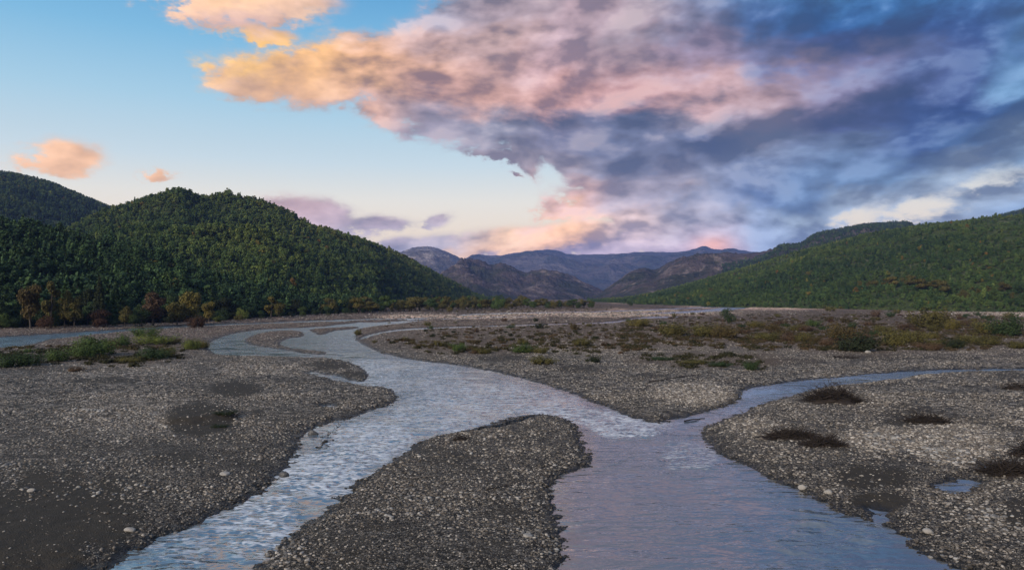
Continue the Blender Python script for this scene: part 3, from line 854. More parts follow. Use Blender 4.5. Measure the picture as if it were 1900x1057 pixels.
def scatter_area(y0, y1, dens, margin=1.32):
    n = int(0.5 * (y1 ** 2 - y0 ** 2) * 2 * 0.69 * margin * dens)
    y = np.sqrt(rng.uniform(y0 ** 2, y1 ** 2, n))
    x = rng.uniform(-0.69 * margin, 0.69 * margin, n) * y
    return x, y

SP, SR, SS, SI, ST = [], [], [], [], []
for (y0, y1, dens, r0, r1) in [(17, 34, 260, 0.015, 0.095), (34, 60, 110, 0.022, 0.115), (60, 110, 38, 0.032, 0.13), (110, 230, 6.0, 0.06, 0.20), (230, 420, 0.6, 0.16, 0.4)]:
    x, y = scatter_area(y0, y1, dens)
    s = shore(x, y)
    si = silt_field(x, y)
    pa = zone_field(x, y, PALE, 0.5, 7)
    cl = fbm(x / 3.1, y / 3.1, 3, 201) * 0.5 + 0.5
    cl2 = fbm(x / 0.9, y / 0.9, 2, 205) * 0.5 + 0.5
    keep = (s > -5.0) & (rng.random(len(x)) < np.clip(0.22 + 0.85 * (cl - 0.2) + 0.4 * (cl2 - 0.5) + 0.6 * pa, 0.05, 1) * np.clip(1.05 - 0.85 * si, 0.14, 1) * (1 - 0.8 * zone_field(x, y, SCRUB, 0.6, 13)))
    # shoals: a few stones break the water
    x, y, s, si, pa = (q[keep] for q in (x, y, s, si, pa))
    z = land_z(x, y, s, si)
    ok = z > -0.07
    x, y, s, si, z, pa = (q[ok] for q in (x, y, s, si, z, pa))
    r = r0 + (r1 - r0) * rng.random(len(x)) ** 4.2
    r *= (1 + 0.3 * pa) * np.clip(0.85 + 0.9 * fbm(x / 6, y / 4, 3, 221), 0.5, 1.5)
    SP.append(np.stack([x, y, z + r * 0.06], 1))
    SR.append(np.stack([rng.normal(0, 0.22, len(x)), rng.normal(0, 0.22, len(x)), rng.uniform(0, 6.28, len(x))], 1))
    SS.append(np.stack([r, r, r], 1))
    SI.append(rng.integers(0, 7, len(x)))
    ST.append(np.clip((0.02 + np.clip((s - 0.05) / (0.35 + y * 0.006), 0, 1) * 0.85) * (0.85 + 0.4 * pa), 0, 1.2))
SP, SR, SS, SI, ST = (np.concatenate(q) for q in (SP, SR, SS, SI, ST))
print('stones', len(SP))
# the 300 that show largest are single stones of the riverbed, the rest are gravel
app = SS[:, 0] / SP[:, 1]
inview = (np.abs(SP[:, 0]) < 0.685 * SP[:, 1]) & (SP[:, 1] > 22.5) & (SP[:, 2] > 0.0)
order = np.argsort(-app * inview)
big_, rest = order[:300], order[300:]
scatter('gravel', SP[rest], SR[rest], SS[rest], SI[rest], ST[rest], COLL_STONE, 'loose grey river gravel and cobbles covering the bars', 'gravel')
with M('single_stone') as m:
    oi = G.node('ShaderNodeObjectInfo'); rnd_ = G(oi.outputs['Random'])
    tco = G.node('ShaderNodeTexCoord'); oc = G.v('ADD', G(tco.outputs['Object']), combine(rnd_ * 37.0, rnd_ * 11.0, 0.0))
    n = noise(oc, 2.2, 5, 0.6)
    base = ramp(rnd_, [(0.0, (0.085, 0.085, 0.088)), (0.35, (0.16, 0.155, 0.145)), (0.7, (0.25, 0.24, 0.22)), (1.0, (0.42, 0.405, 0.375))])
    m.principled(G.v('SCALE', base, mapr(n, 0.3, 0.7, 0.7, 1.2)), 0.72, 0.3, m.bump(noise(oc, 6.0, 4, 0.6), 0.4, 0.1))
MAT_SINGLE = m.mat
smesh = []
for i in range(7):
    o = stone_mesh('stone', 300 + i, 2, 0.52, MAT_SINGLE); smesh.append(o.data); bpy.data.objects.remove(o)
for j in big_:
    o = bpy.data.objects.new('stone', smesh[SI[j]])
    COL.objects.link(o); o.parent = riverbed
    o.location = SP[j]; o.rotation_euler = SR[j]; o.scale = SS[j]

def boulder(px, py, r, mat, label, flat=0.6, sink=0.15, seed=1, rz=0.0):
    o = stone_mesh('boulder', seed, 3, flat, mat); COL.objects.link(o)
    x, y = gpt(px, py)
    z = max(float(land_z(np.array([x]), np.array([y]))[0]), 0.0)
    o.location = (x, y, z + r * flat * (0.55 - sink)); o.scale = (r, r, r); o.rotation_euler = (0.05, 0.08, rz)
    tag(o, label, 'boulder')
    return o
boulder(58, 925, 0.17, MAT_PALE, 'single whitish stone lying on the bare dark silt', seed=11)
boulder(527, 884, 0.24, MAT_WET, 'wet dark boulder at the waterline where the near arm narrows', seed=12, flat=0.7)
boulder(581, 806, 0.30, MAT_WET, 'dark rounded boulder at the water edge below the bar tip', seed=13, flat=0.7)
boulder(979, 1006, 0.17, MAT_PALE, 'flat pale cobble near the edge of the middle bar', seed=14, flat=0.4)
boulder(1490, 909, 0.20, MAT_PALE, 'pale stone at the shore of the far bar, first of two', seed=15)
boulder(1537, 922, 0.19, MAT_PALE, 'pale stone sitting on the dark silt flat beside the shore', seed=16)
boulder(1722, 998, 0.20, MAT_PALE, 'pale stone near the river shore below the puddle', seed=17)
boulder(418, 892, 0.24, MAT_PALE, 'pale flat stone on the cobble strip above the near arm', seed=18, flat=0.42)
boulder(1610, 659, 0.42, MAT_PALE, 'whitish boulder at the foot of the blackish shrub', seed=19)
boulder(240, 996, 0.20, MAT_PALE, 'oval pale stone by the near arm, close to the frame bottom', seed=21, flat=0.45)

# ------------------------------------------------------------------ plants
def leaf_quads(C, Nn, size, rnd, elong=1.5):
    """small folded leaf-clump faces at centres C facing about Nn"""
    n = len(C)
    Nn = Nn + rnd.normal(0, 0.55, (n, 3)); Nn /= np.linalg.norm(Nn, axis=1)[:, None] + 1e-9
    t = np.cross(Nn, rnd.normal(size=(n, 3))); t /= np.linalg.norm(t, axis=1)[:, None] + 1e-9
    b = np.cross(Nn, t)
    s = (size * rnd.uniform(0.6, 1.35, n))[:, None]
    a = C - t * s * elong * 0.5; c = C + t * s * elong * 0.5
    d1 = C + b * s * 0.5 + Nn * s * 0.18; d2 = C - b * s * 0.5 + Nn * s * 0.18
    V = np.stack([a, d1, c, d2], 1).reshape(-1, 3)
    F = np.arange(n * 4).reshape(-1, 4)
    return V, F

def tube(p, r, k=5):
    p = np.asarray(p, float); V = []; F = []
    for i in range(len(p)):
        d = p[min(i + 1, len(p) - 1)] - p[max(i - 1, 0)]; d /= np.linalg.norm(d) + 1e-9
        a = np.cross(d, [0.3, 0.9, 0.2]); a /= np.linalg.norm(a) + 1e-9; b = np.cross(d, a)
        for j in range(k):
            an = 2 * np.pi * j / k
            V.append(p[i] + r[i] * (np.cos(an) * a + np.sin(an) * b))
    for i in range(len(p) - 1):
        for j in range(k):
            F.append((i * k + j, i * k + (j + 1) % k, (i + 1) * k + (j + 1) % k, (i + 1) * k + j))
    return np.array(V), np.array(F)

def join(parts):
    V = []; F = []; o = 0
    for v, f in parts:
        V.append(v); F.append(f + o); o += len(v)
    return np.concatenate(V), np.concatenate(F)

def limb(p0, d, L, r, rnd, n=4, bend=0.25):
    p = [np.array(p0, float)]; d = np.array(d, float); d /= np.linalg.norm(d)
    for i in range(n):
        d = d + rnd.normal(0, bend, 3) * 0.5; d /= np.linalg.norm(d)
        p.append(p[-1] + d * L / n)
    return p, list(np.linspace(r, r * 0.25, n + 1))

def tree_geo(kind, seed, nleaf, lsize):
    """unit-height tree: (trunk V,F), (crown V,F)"""
    rnd = np.random.default_rng(seed)
    tr = []
    if kind == 'conifer':
        p, r = limb((0, 0, -0.02), (0, 0, 1), 1.0, 0.018, rnd, 5, 0.03); tr.append(tube(p, r))
        h = 1 - (1 - rnd.random(nleaf)) ** 0.55
        h = 0.10 + 0.9 * h
        lay = 0.5 + 0.5 * np.sin(h * 60 + rnd.uniform(0, 6))
        rad = 0.24 * (1.02 - h) ** 0.85 * (0.45 + 0.55 * rnd.random(nleaf) ** 0.5) * (0.75 + 0.35 * lay) + 0.004
        an = rnd.uniform(0, 6.283, nleaf)
        rad *= 1 + 0.25 * np.sin(an * 3 + h * 9)
        C = np.stack([rad * np.cos(an), rad * np.sin(an), h - rad * 0.35], 1)
        Nn = np.stack([np.cos(an) * 0.5, np.sin(an) * 0.5, np.full(nleaf, 0.8)], 1)
        return join(tr), leaf_quads(C, Nn, lsize, rnd, 1.8)
    wide = {'broad': 0.34, 'slim': 0.2, 'bush': 0.52}[kind]
    zc = {'broad': 0.54, 'slim': 0.54, 'bush': 0.50}[kind]
    hz_ = {'broad': 0.45, 'slim': 0.47, 'bush': 0.47}[kind]
    nl = 11 if kind != 'slim' else 9
    lobes = []
    p, r = limb((0, 0, -0.02), (rnd.normal(0, .05), rnd.normal(0, .05), 1), zc + 0.1, 0.028, rnd, 5, 0.08); tr.append(tube(p, r, 6))
    for i in range(nl):
        an = i * 2.4 + rnd.normal(0, 0.4); q = rnd.random() ** 0.6
        c = np.array([wide * 0.68 * q * np.cos(an), wide * 0.68 * q * np.sin(an), zc + hz_ * rnd.uniform(-0.78, 0.72) * (1 - 0.35 * q)])
        rr = wide * rnd.uniform(0.30, 0.52) * np.array([1, 1, rnd.uniform(0.65, 0.95)])
        lobes.append((c, rr))
        st_ = np.array(p[min(2 + i % 3, 4)]); d = c - st_
        pl, rl = limb(st_, d, np.linalg.norm(d), 0.011, rnd, 3, 0.12); tr.append(tube(pl, rl, 4))
    w = np.array([l[1][0] ** 2 for l in lobes]); w /= w.sum()
    k = rnd.choice(len(lobes), nleaf, p=w)
    d = rnd.normal(size=(nleaf, 3)); d /= np.linalg.norm(d, axis=1)[:, None]
    d[:, 2] = np.where(rnd.random(nleaf) < 0.3, np.abs(d[:, 2]), d[:, 2])
    rad = 0.55 + 0.5 * rnd.random(nleaf) ** 0.6
    rad *= 1 + 0.18 * np.sin(d[:, 0] * 7 + k) * np.sin(d[:, 1] * 6 + k * 2) 
    cen = np.array([l[0] for l in lobes])[k]; rr = np.array([l[1] for l in lobes])[k]
    C = cen + d * rr * rad[:, None]
    C[:, 2] = np.maximum(C[:, 2], 0.02)
    return join(tr), leaf_quads(C, d + np.array([0, 0, 0.35]), lsize, rnd, 1.4)

def shrub_geo(seed, nst, nleaf, lsize, spread=0.5, dome=False):
    """unit-height shrub of many thin rising stems (willow, tamarisk, broom): (stems), (foliage)"""
    rnd = np.random.default_rng(seed); st_ = []; C = []; Nn = []
    per = max(nleaf // nst, 1)
    for i in range(nst):
        an = rnd.uniform(0, 6.283); q = rnd.random() ** 0.5
        b = np.array([q * spread * 0.55 * np.cos(an), q * spread * 0.55 * np.sin(an), -0.02])
        lean = rnd.uniform(0.1, 0.9) * q
        L = (0.55 + 0.45 * rnd.random()) * ((1 - 0.35 * q) if dome else (1 - 0.55 * q * rnd.random()))
        p, r = limb(b, (np.cos(an) * lean, np.sin(an) * lean, 1), L, 0.010, rnd, 4, 0.10)
        p = np.array(p)
        if i % 2 == 0: st_.append(tube(p, r, 3))
        t = rnd.uniform(0.12, 1.0, per) ** 0.8
        ix = np.minimum((t * 4).astype(int), 3); f = (t * 4 - ix)[:, None]
        c = p[ix] * (1 - f) + p[ix + 1] * f
        c = c + rnd.normal(0, 0.055, (per, 3)) * (0.5 + t)[:, None]
        c[:, 2] = np.maximum(c[:, 2], 0.01)
        C.append(c); dr = c - np.array([0, 0, 0.15]); Nn.append(dr / (np.linalg.norm(dr, axis=1)[:, None] + 1e-6))
    C = np.concatenate(C); Nn = np.concatenate(Nn)
    return join(st_), leaf_quads(C, Nn, lsize, rnd, 2.0)

with M('bark') as m:
    n = noise(G.v('MULTIPLY', m.P, (3, 3, 0.6)), 2.0, 4, 0.6)
    m.principled(mixc(n, (0.04, 0.034, 0.028), (0.10, 0.088, 0.075)), 0.9, 0.1)
MAT_BARK = m.mat
def foliage(name, a, b, typ='OBJ'):
    with M(name) as m:
        oi = G.node('ShaderNodeObjectInfo'); r_ = G(oi.outputs['Random'])
        isl = G(m.geo.outputs['Random Per Island'])
        n = noise(m.P, 0.7, 3, 0.6)
        c = mixc(G.m('ADD', isl * 0.6, n * 0.5, clamp=True), a, b)
        c = G.v('SCALE', c, mapr(r_, 0, 1, 0.8, 1.2))
        m.principled(c, 0.7, 0.15, transl=0.25)
    return m.mat
FM = {
    'dark': foliage('dark_green_leaves', (0.028, 0.05, 0.022), (0.062, 0.098, 0.036)),
    'green': foliage('green_leaves', (0.045, 0.078, 0.024), (0.105, 0.15, 0.044)),
    'fresh': foliage('fresh_green_leaves', (0.085, 0.11, 0.026), (0.17, 0.195, 0.048)),
    'olive': foliage('olive_leaves', (0.075, 0.072, 0.024), (0.15, 0.132, 0.042)),
    'yellow': foliage('yellow_autumn_leaves', (0.095, 0.084, 0.026), (0.185, 0.155, 0.042)),
    'ochre': foliage('ochre_autumn_leaves', (0.06, 0.048, 0.022), (0.115, 0.088, 0.034)),
    'rust': foliage('rust_autumn_leaves', (0.055, 0.034, 0.022), (0.105, 0.058, 0.034)),
    'brown': foliage('brown_leaves', (0.075, 0.05, 0.03), (0.15, 0.098, 0.058)),
    'black': foliage('blackish_green_leaves', (0.018, 0.026, 0.012), (0.042, 0.054, 0.024)),
}
with M('hillside_leaves') as m:
    t = m.attr('tint', 'INSTANCER')
    isl = G(m.geo.outputs['Random Per Island'])
    oi = G.node('ShaderNodeObjectInfo'); r_ = G(oi.outputs['Random'])
    c = ramp(t, [(0.0, (0.033, 0.064, 0.032)), (0.3, (0.062, 0.108, 0.038)), (0.55, (0.110, 0.158, 0.046)), (0.75, (0.175, 0.215, 0.058)), (0.87, (0.19, 0.165, 0.036)), (1.0, (0.21, 0.115, 0.04))])
    c = G.v('SCALE', c, mapr(isl, 0, 1, 0.65, 1.35) * mapr(r_, 0, 1, 0.75, 1.25))
    m.principled(c, 0.7, 0.12, transl=0.2)
MAT_HILL = m.mat

def merged_tree(name, kind, seed, nleaf, lsize):
    (tv, tf), (cv, cf) = tree_geo(kind, seed, nleaf, lsize)
    V = np.concatenate([tv, cv]); F = np.concatenate([tf, cf + len(tv)])
    o = mesh_obj(name, V, F, MAT_BARK, link=False)
    o.data.materials.append(MAT_HILL)
    mi = np.concatenate([np.zeros(len(tf), np.int32), np.ones(len(cf), np.int32)])
    o.data.polygons.foreach_set('material_index', mi)
    return o
kinds = ['broad', 'broad', 'broad', 'bush', 'bush', 'conifer', 'conifer', 'slim']
COLL_FOREST = proto_collection('forest_kinds', [merged_tree('forest_tree_%d' % i, k, 500 + i, 420, 0.075) for i, k in enumerate(kinds)])

def forest(name, hname, n, hmin, hmax, conif, label, seed, tbias=0.0, tmin=0.0, bushy=0.2, tmax=1.12):
    Xd, Yd, Z, t, px = HILLS[hname]
    r = np.random.default_rng(seed)
    nr0, nc0 = Xd.shape
    # area-weighted rows and columns
    A = np.abs((Xd[:-1, 1:] - Xd[:-1, :-1]) * (Yd[1:, :-1] - Yd[:-1, :-1]))
    tt = t[:-1]
    pxs = px[:-1]
    vis = ((tt >= tmin) & (tt <= tmax))[:, None] & ((pxs > -420) & (pxs < 2290))[None, :]
    # nearer slopes show larger: give them their share
    A = np.where(vis, A / (np.maximum(Yd[:-1, :-1], 100) ** 0.6), 0) * np.where((pxs > -130) & (pxs < 2030), 1.0, 0.6)[None, :]
    k = r.choice(A.size, n, p=(A / A.sum()).ravel())
    i, j = np.divmod(k, A.shape[1])
    a = r.random(n); b = r.random(n)
    def bl(Q):
        return Q[i, j] * (1 - a) * (1 - b) + Q[i + 1, j] * a * (1 - b) + Q[i, j + 1] * (1 - a) * b + Q[i + 1, j + 1] * a * b
    P = np.stack([bl(Xd), bl(Yd), bl(Z)], 1)
    stand = fbm(P[:, 0] / 120, P[:, 1] / 120, 3, seed + 3) * 0.5 + 0.5
    small = fbm(P[:, 0] / 26, P[:, 1] / 26, 2, seed + 4) * 0.5 + 0.5
    pc = np.clip(conif + 1.1 * (0.5 - stand), 0.02, 0.9)
    isc = r.random(n) < pc * (1 - 0.92 * sstep(t[i], 0.8, 0.97))
    idx = np.where(isc, r.choice([5, 6], n), np.where(r.random(n) < bushy, r.choice([3, 4], n), r.choice([0, 1, 2, 7], n)))
    h = hmin + (hmax - hmin) * r.random(n) ** 1.3
    h = h * np.where(idx == 3, 0.6, 1) * np.where(idx == 4, 0.6, 1) * (0.75 + 0.5 * small)
    tint = np.where(isc, r.uniform(0.0, 0.25, n), np.clip(0.12 + 0.62 * stand + 0.35 * (small - 0.5) + r.normal(0, 0.10, n) + tbias, 0.05, 0.78))
    up_ = t[i] + a * 0
    h = h * (1 - 0.5 * sstep(up_, 0.8, 1.0)); tint = np.where(isc, tint, np.clip(tint + 0.20 * sstep(up_, 0.2, 0.8) - 0.04, 0.05, 0.8))
    aut = r.random(n) < 0.012
    tint = np.where(aut & ~isc, r.uniform(0.78, 1.0, n), tint)
    w = h * r.uniform(0.9, 1.35, n)
    h = h * np.clip(np.exp(r.normal(0, 0.22, n) * (1 - 0.8 * sstep(t[i], 0.75, 0.95))), 0.55, 1.5)
    keep = ~((small < 0.30) & (r.random(n) < 0.8))
    P[:, 2] -= 0.02 * h
    q = keep
    return scatter(name, P[q], np.stack([np.zeros(n), np.zeros(n), r.uniform(0, 6.28, n)], 1)[q], np.stack([w, w, h], 1)[q], idx[q], tint[q], COLL_FOREST, label, 'forest')

forest('hill_forest', 'domed_hill', 42000, 3.4, 6.4, 0.22, 'dense mixed green forest covering the domed hill', 601, 0.08)
forest('hill_forest', 'back_hill', 14000, 5, 9, 0.45, 'dark pine-rich forest covering the tall back hill', 602, -0.12, tmin=0.2)
forest('hill_forest', 'forest_spur', 11000, 4.5, 8.5, 0.35, 'dark shady forest on the low spur above the river bank', 603, -0.3)
forest('hill_forest', 'green_hillside', 52000, 2.2, 5.0, 0.04, 'low bushy green brushwood covering the long hillside', 604, -0.06, bushy=0.6)
forest('hill_forest', 'dark_ridge', 7000, 5, 9, 0.5, 'thin dark woodland along the far ridge crest', 605, -0.25, tmin=0.45)
# low dry brush of the island: too many and too small to count
bx_ = []
for (a, b, c, d, n) in [(1150, 1960, 584, 655, 5200), (690, 1200, 598, 662, 1500), (1190, 1420, 660, 692, 260), (-40, 340, 640, 696, 900), (640, 1150, 566, 582, 1500)]:
    px = rng.uniform(a, b, n); py = rng.uniform(c, d, n)
    y = CAM_H * FPX / (py - 550.5); x = (px - 950) / FPX * y
    f = zone_field(x, y, SCRUB, 0.6, 13) * (0.5 + fbm(x / 9, y / 9, 3, 311))
    k = (rng.random(n) < f * 1.5) & (shore(x, y) > 1.0)
    bx_.append(np.stack([x, y], 1)[k])
bx_ = np.concatenate(bx_)
def brush_proto(i):
    (tv, tf), (cv, cf) = shrub_geo(1500 + i, 14, 260, 0.10, 0.7, True)
    o = mesh_obj('brush_%d' % i, np.concatenate([tv, cv]), np.concatenate([tf, cf + len(tv)]), MAT_BRUSH, link=False)
    return o
with M('dry_brush') as m:
    t = m.attr('tint', 'INSTANCER'); isl = G(m.geo.outputs['Random Per Island'])
    c = ramp(t, [(0.0, (0.036, 0.040, 0.020)), (0.35, (0.080, 0.070, 0.032)), (0.7, (0.105, 0.078, 0.042)), (1.0, (0.115, 0.072, 0.044))])
    m.principled(G.v('SCALE', c, mapr(isl, 0, 1, 0.6, 1.4)), 0.8, 0.1, transl=0.2)
MAT_BRUSH = m.mat
COLL_BRUSH = proto_collection('brush_kinds', [brush_proto(i) for i in range(4)])
nb_ = len(bx_)
hb = rng.uniform(0.18, 0.75, nb_) ** 1.2; wb = hb * rng.uniform(1.2, 2.2, nb_)
scatter('brush', np.column_stack([bx_, land_z(bx_[:, 0], bx_[:, 1]) - 0.03]), np.column_stack([np.zeros(nb_), np.zeros(nb_), rng.uniform(0, 6.28, nb_)]), np.column_stack([wb, wb, hb]), rng.integers(0, 4, nb_), np.where(550.5 + FPX * CAM_H / bx_[:, 1] > 655, rng.uniform(0, 0.22, nb_), rng.uniform(0, 0.85, nb_)), COLL_BRUSH, 'low dry brown brush spread over the gravel island', 'brush')
print('brush', nb_)
print('forest', time.time() - T0)

# ------------------------------------------------------------------ single trees and shrubs
TREE_CACHE = {}
def tree_data(kind, var, nleaf, lsize):
    k = (kind, var, nleaf)
    if k not in TREE_CACHE:
        (tv, tf), (cv, cf) = tree_geo(kind, 900 + var * 7 + len(kind), nleaf, lsize)
        a = mesh_obj('trunk', tv, tf, MAT_BARK, link=False); b = mesh_obj('crown', cv, cf, None, link=False)
        b.data.materials.append(FM['green'])
        TREE_CACHE[k] = (a.data, b.data)
        bpy.data.objects.remove(a); bpy.data.objects.remove(b)
    return TREE_CACHE[k]

def with_material(o, mat):
    """the shared mesh keeps its faces; the colour sits on the object"""
    o.material_slots[0].link = 'OBJECT'; o.material_slots[0].material = mat

def hill_z(x, y):
    """height of the forest spur's foot near (x, y)"""
    best = 0.0
    for nm in ('forest_spur', 'green_hillside', 'domed_hill'):
        Xd, Yd, Z, t, px = HILLS[nm]
        p = 950 + FPX * x / max(y, 1)
        if p < px[0] or p > px[-1]: continue
        j = int((p - px[0]) / (px[-1] - px[0]) * (len(px) - 1))
        n = int(np.argmax(t >= 1)) + 1
        if y < Yd[0, j] or y > Yd[n - 1, j]: continue
        best = max(best, float(np.interp(y, Yd[:n, j], Z[:n, j])))
    return best

def ground_z(x, y):
    return max(float(land_z(np.array([x]), np.array([y]))[0]), hill_z(x, y), -0.05)

TR = random.Random(7)
def tree(px, py, wpx, hpx, kind, colr, label, group=None, var=None, name='riverside_tree', lift=0.0):
    x, y = gpt(px, py)
    d = y
    h = hpx * d / FPX * 1.1; w = wpx * d / FPX
    base_w = {'broad': 0.72, 'slim': 0.46, 'bush': 1.05, 'conifer': 0.44}[kind]
    e = empty(name, (x, y, ground_z(x, y) - 0.05), TR.uniform(0, 6.28))
    s = w / base_w
    e.scale = (s, s, h)
    tm, cm = tree_data(kind, TR.randrange(4) if var is None else var, 2600 if kind != 'conifer' else 2200, 0.034)
    a = bpy.data.objects.new('trunk', tm); COL.objects.link(a); a.parent = e
    b = bpy.data.objects.new('crown', cm); COL.objects.link(b); b.parent = e
    with_material(b, FM[colr])
    tag(e, label, 'tree', group)
    return e

BG = 'trees along the forested river bank'
T_ = [ # px, py foot, width, height, kind, colour, label
    (57, 611, 50, 96, 'broad', 'ochre', 'tall ochre autumn tree in the bank forest, broadest of the golden crowns'),
    (94, 611, 32, 92, 'slim', 'olive', 'slim yellow-green tree rising beside the tall ochre tree'),
    (120, 610, 36, 72, 'broad', 'yellow', 'golden-yellow tree between the slim tree and the dull olive tree'),
    (138, 610, 34, 60, 'broad', 'olive', 'dull olive tree behind the red bush'),
    (82, 612, 34, 28, 'bush', 'rust', 'orange-red low bush under the golden trees'),
    (182, 609, 52, 32, 'bush', 'rust', 'wide rust-red bush at the foot of the dark firs'),
    (184, 607, 30, 86, 'conifer', 'black', 'tall blackish fir above the rust-red bush'),
    (214, 606, 30, 76, 'conifer', 'dark', 'dark fir just past the tall blackish fir'),
    (232, 608, 30, 40, 'broad', 'olive', 'small olive tree in front of the dark firs'),
    (284, 606, 60, 66, 'broad', 'brown', 'broad brown autumn tree in the middle of the bank forest'),
    (262, 607, 44, 34, 'bush', 'dark', 'low dark bush beneath the broad brown tree'),
    (328, 604, 44, 50, 'broad', 'olive', 'round olive tree beside the yellow-green tree'),
    (354, 603, 48, 72, 'broad', 'yellow', 'large yellow-green tree standing behind the rusty island bush'),
    (388, 600, 30, 46, 'broad', 'yellow', 'smaller yellow tree just past the large yellow-green one'),
    (406, 599, 28, 12, 'bush', 'fresh', 'low bright green bush on the bank by the thin channel'),
    (450, 596, 22, 26, 'bush', 'fresh', 'light green pointed bush on the grassy bank'),
    (442, 597, 16, 14, 'bush', 'olive', 'small olive bush touching the light green pointed bush'),
    (503, 591, 26, 42, 'slim', 'yellow', 'bright yellow slim tree on the bank beyond the loop'),
    (518, 591, 24, 34, 'broad', 'olive', 'olive tree close beside the bright yellow slim tree'),
    (612, 586, 30, 34, 'broad', 'olive', 'olive-yellow tree on the bank above the channel mouth'),
    (665, 583, 36, 32, 'broad', 'yellow', 'yellow-green tree where the thicket strip begins'),
    (690, 582, 30, 24, 'broad', 'olive', 'second olive tree of the thicket strip'),
    (835, 580, 14, 12, 'bush', 'yellow', 'small yellow bush at the front of the thicket strip'),
]
for a in T_: tree(*a, group=BG)
CW = {'dark': 'dark green', 'black': 'blackish green', 'green': 'mid-green', 'olive': 'olive', 'ochre': 'ochre', 'yellow': 'yellow', 'brown': 'brown', 'rust': 'rust-coloured', 'fresh': 'bright green'}
SIZE = lambda h: 'tall' if h > 50 else 'middling' if h > 30 else 'small'
for i in range(88):
    px = -20 + i * 8.1 + TR.uniform(-6, 6)
    py = np.interp(px, [-20, 0, 100, 200, 300, 400, 500, 600, 700], [613, 611.5, 608.5, 605, 602, 597, 590.5, 586.5, 581.5]) - TR.uniform(0.6, 3)
    k = TR.choice(['broad', 'broad', 'broad', 'slim', 'conifer', 'bush'])
    if i % 3 == 0: k = 'bush'; py += 1.5
    hp = np.interp(px, [0, 300, 500, 700], [62, 52, 36, 26]) * TR.uniform(0.55, 1.15) * (0.5 if k == 'bush' else 1)
    tree(px, py, hp * {'broad': 0.75, 'slim': 0.42, 'conifer': 0.4, 'bush': 1.3}[k], hp, k, (cc := TR.choice(['dark', 'dark', 'black', 'green'])), '%s %s tree at the forest edge %s' % (SIZE(hp), CW[cc], 'by the narrow far channel' if px < 420 else 'above the pale channel'), 'dark trees along the forested bank')
for i in range(110):
    px = 640 + i * 4.2 + TR.uniform(-5, 5)
    py = np.interp(px, [640, 700, 900, 1100], [584, 581, 577.5, 573]) - TR.uniform(0.5, 6) * (1 if px < 1000 else 0.6)
    hp = np.interp(px, [640, 800, 950, 1100], [30, 28, 23, 14]) * TR.uniform(0.5, 1.15)
    tree(px, py, hp * TR.uniform(0.8, 1.3), hp, TR.choice(['broad', 'broad', 'bush']), (cc := TR.choice(['olive', 'yellow', 'olive', 'dark', 'green', 'olive', 'green'])), '%s small tree in the thicket strip %s' % (CW[cc], 'next to the domed hill' if px < 800 else 'across the middle plain' if px < 960 else 'below the far foothills'), 'thicket strip trees')
RB = 'trees at the foot of the green hillside'
for a in [(1656, 573, 26, 24, 'broad', 'yellow', 'yellow-olive tree at the foot of the hillside, first of the pale group'),
          (1622, 572, 22, 18, 'broad', 'olive', 'olive tree just before the pale group under the hillside'),
          (1689, 574, 26, 28, 'broad', 'olive', 'olive tree in the middle of the pale group under the hillside'),
          (1710, 575, 34, 28, 'broad', 'yellow', 'widest yellowish tree of the pale group under the hillside'),
          (1752, 576, 28, 32, 'broad', 'olive', 'tallest olive tree of the pale group under the hillside'),
          (1790, 577, 26, 20, 'bush', 'olive', 'low olive bush past the pale tree group under the hillside')]: tree(*a, group=RB)
for i in range(46):
    px = 1210 + i * 16 + TR.uniform(-6, 6)
    py = np.interp(px, [1200, 1350, 1500, 1650, 1800, 1950], [564, 566.5, 569, 573, 577, 580]) - TR.uniform(0, 1.5)
    hp = np.interp(px, [1200, 1500, 1900], [9, 14, 24]) * TR.uniform(0.55, 1.2)
    tree(px, py, hp * TR.uniform(0.8, 1.2), hp, TR.choice(['broad', 'broad', 'bush']), (cc := TR.choice(['dark', 'green', 'olive', 'dark', 'green'])), '%s tree in the line where hillside meets %s' % (CW[cc], 'the far gravel plain' if px < 1450 else 'the pale gravel strip'), RB)
tree(1169, 569, 12, 11, 'bush', 'dark', 'lone round dark tree on the far pale gravel')
tree(1350, 602, 30, 28, 'bush', 'dark', 'dense dark green round-headed tree standing alone on the shrubby island', name='island_tree')

SHRUB = {}
def shrub_data(var, dome, fine_):
    k = (var, dome, fine_)
    if k not in SHRUB:
        (tv, tf), (cv, cf) = shrub_geo(1200 + var * 3 + dome, 46 if fine_ else 24, 2600 if fine_ else 900, 0.035 if fine_ else 0.055, 0.62, dome)
        a = mesh_obj('stems', tv, tf, MAT_BARK, link=False); b = mesh_obj('foliage', cv, cf, FM['green'], link=False)
        SHRUB[k] = (a.data, b.data)
        bpy.data.objects.remove(a); bpy.data.objects.remove(b)
    return SHRUB[k]

def shrub(px, py, wpx, hpx, colr, label, group=None, dome=False, name='shrub'):
    x, y = gpt(px, py)
    h = hpx * y / FPX * 1.12; w = wpx * y / FPX
    e = empty(name, (x, y, ground_z(x, y) - 0.03), TR.uniform(0, 6.28))
    e.scale = (w / 1.0, w / 1.0, h)
    sm_, fm_ = shrub_data(TR.randrange(5), dome, wpx * hpx > 300)
    a = bpy.data.objects.new('stem', sm_); COL.objects.link(a); a.parent = e
    b = bpy.data.objects.new('foliage', fm_); COL.objects.link(b); b.parent = e
    with_material(b, FM[colr])
    tag(e, label, 'shrub', group)
    return e

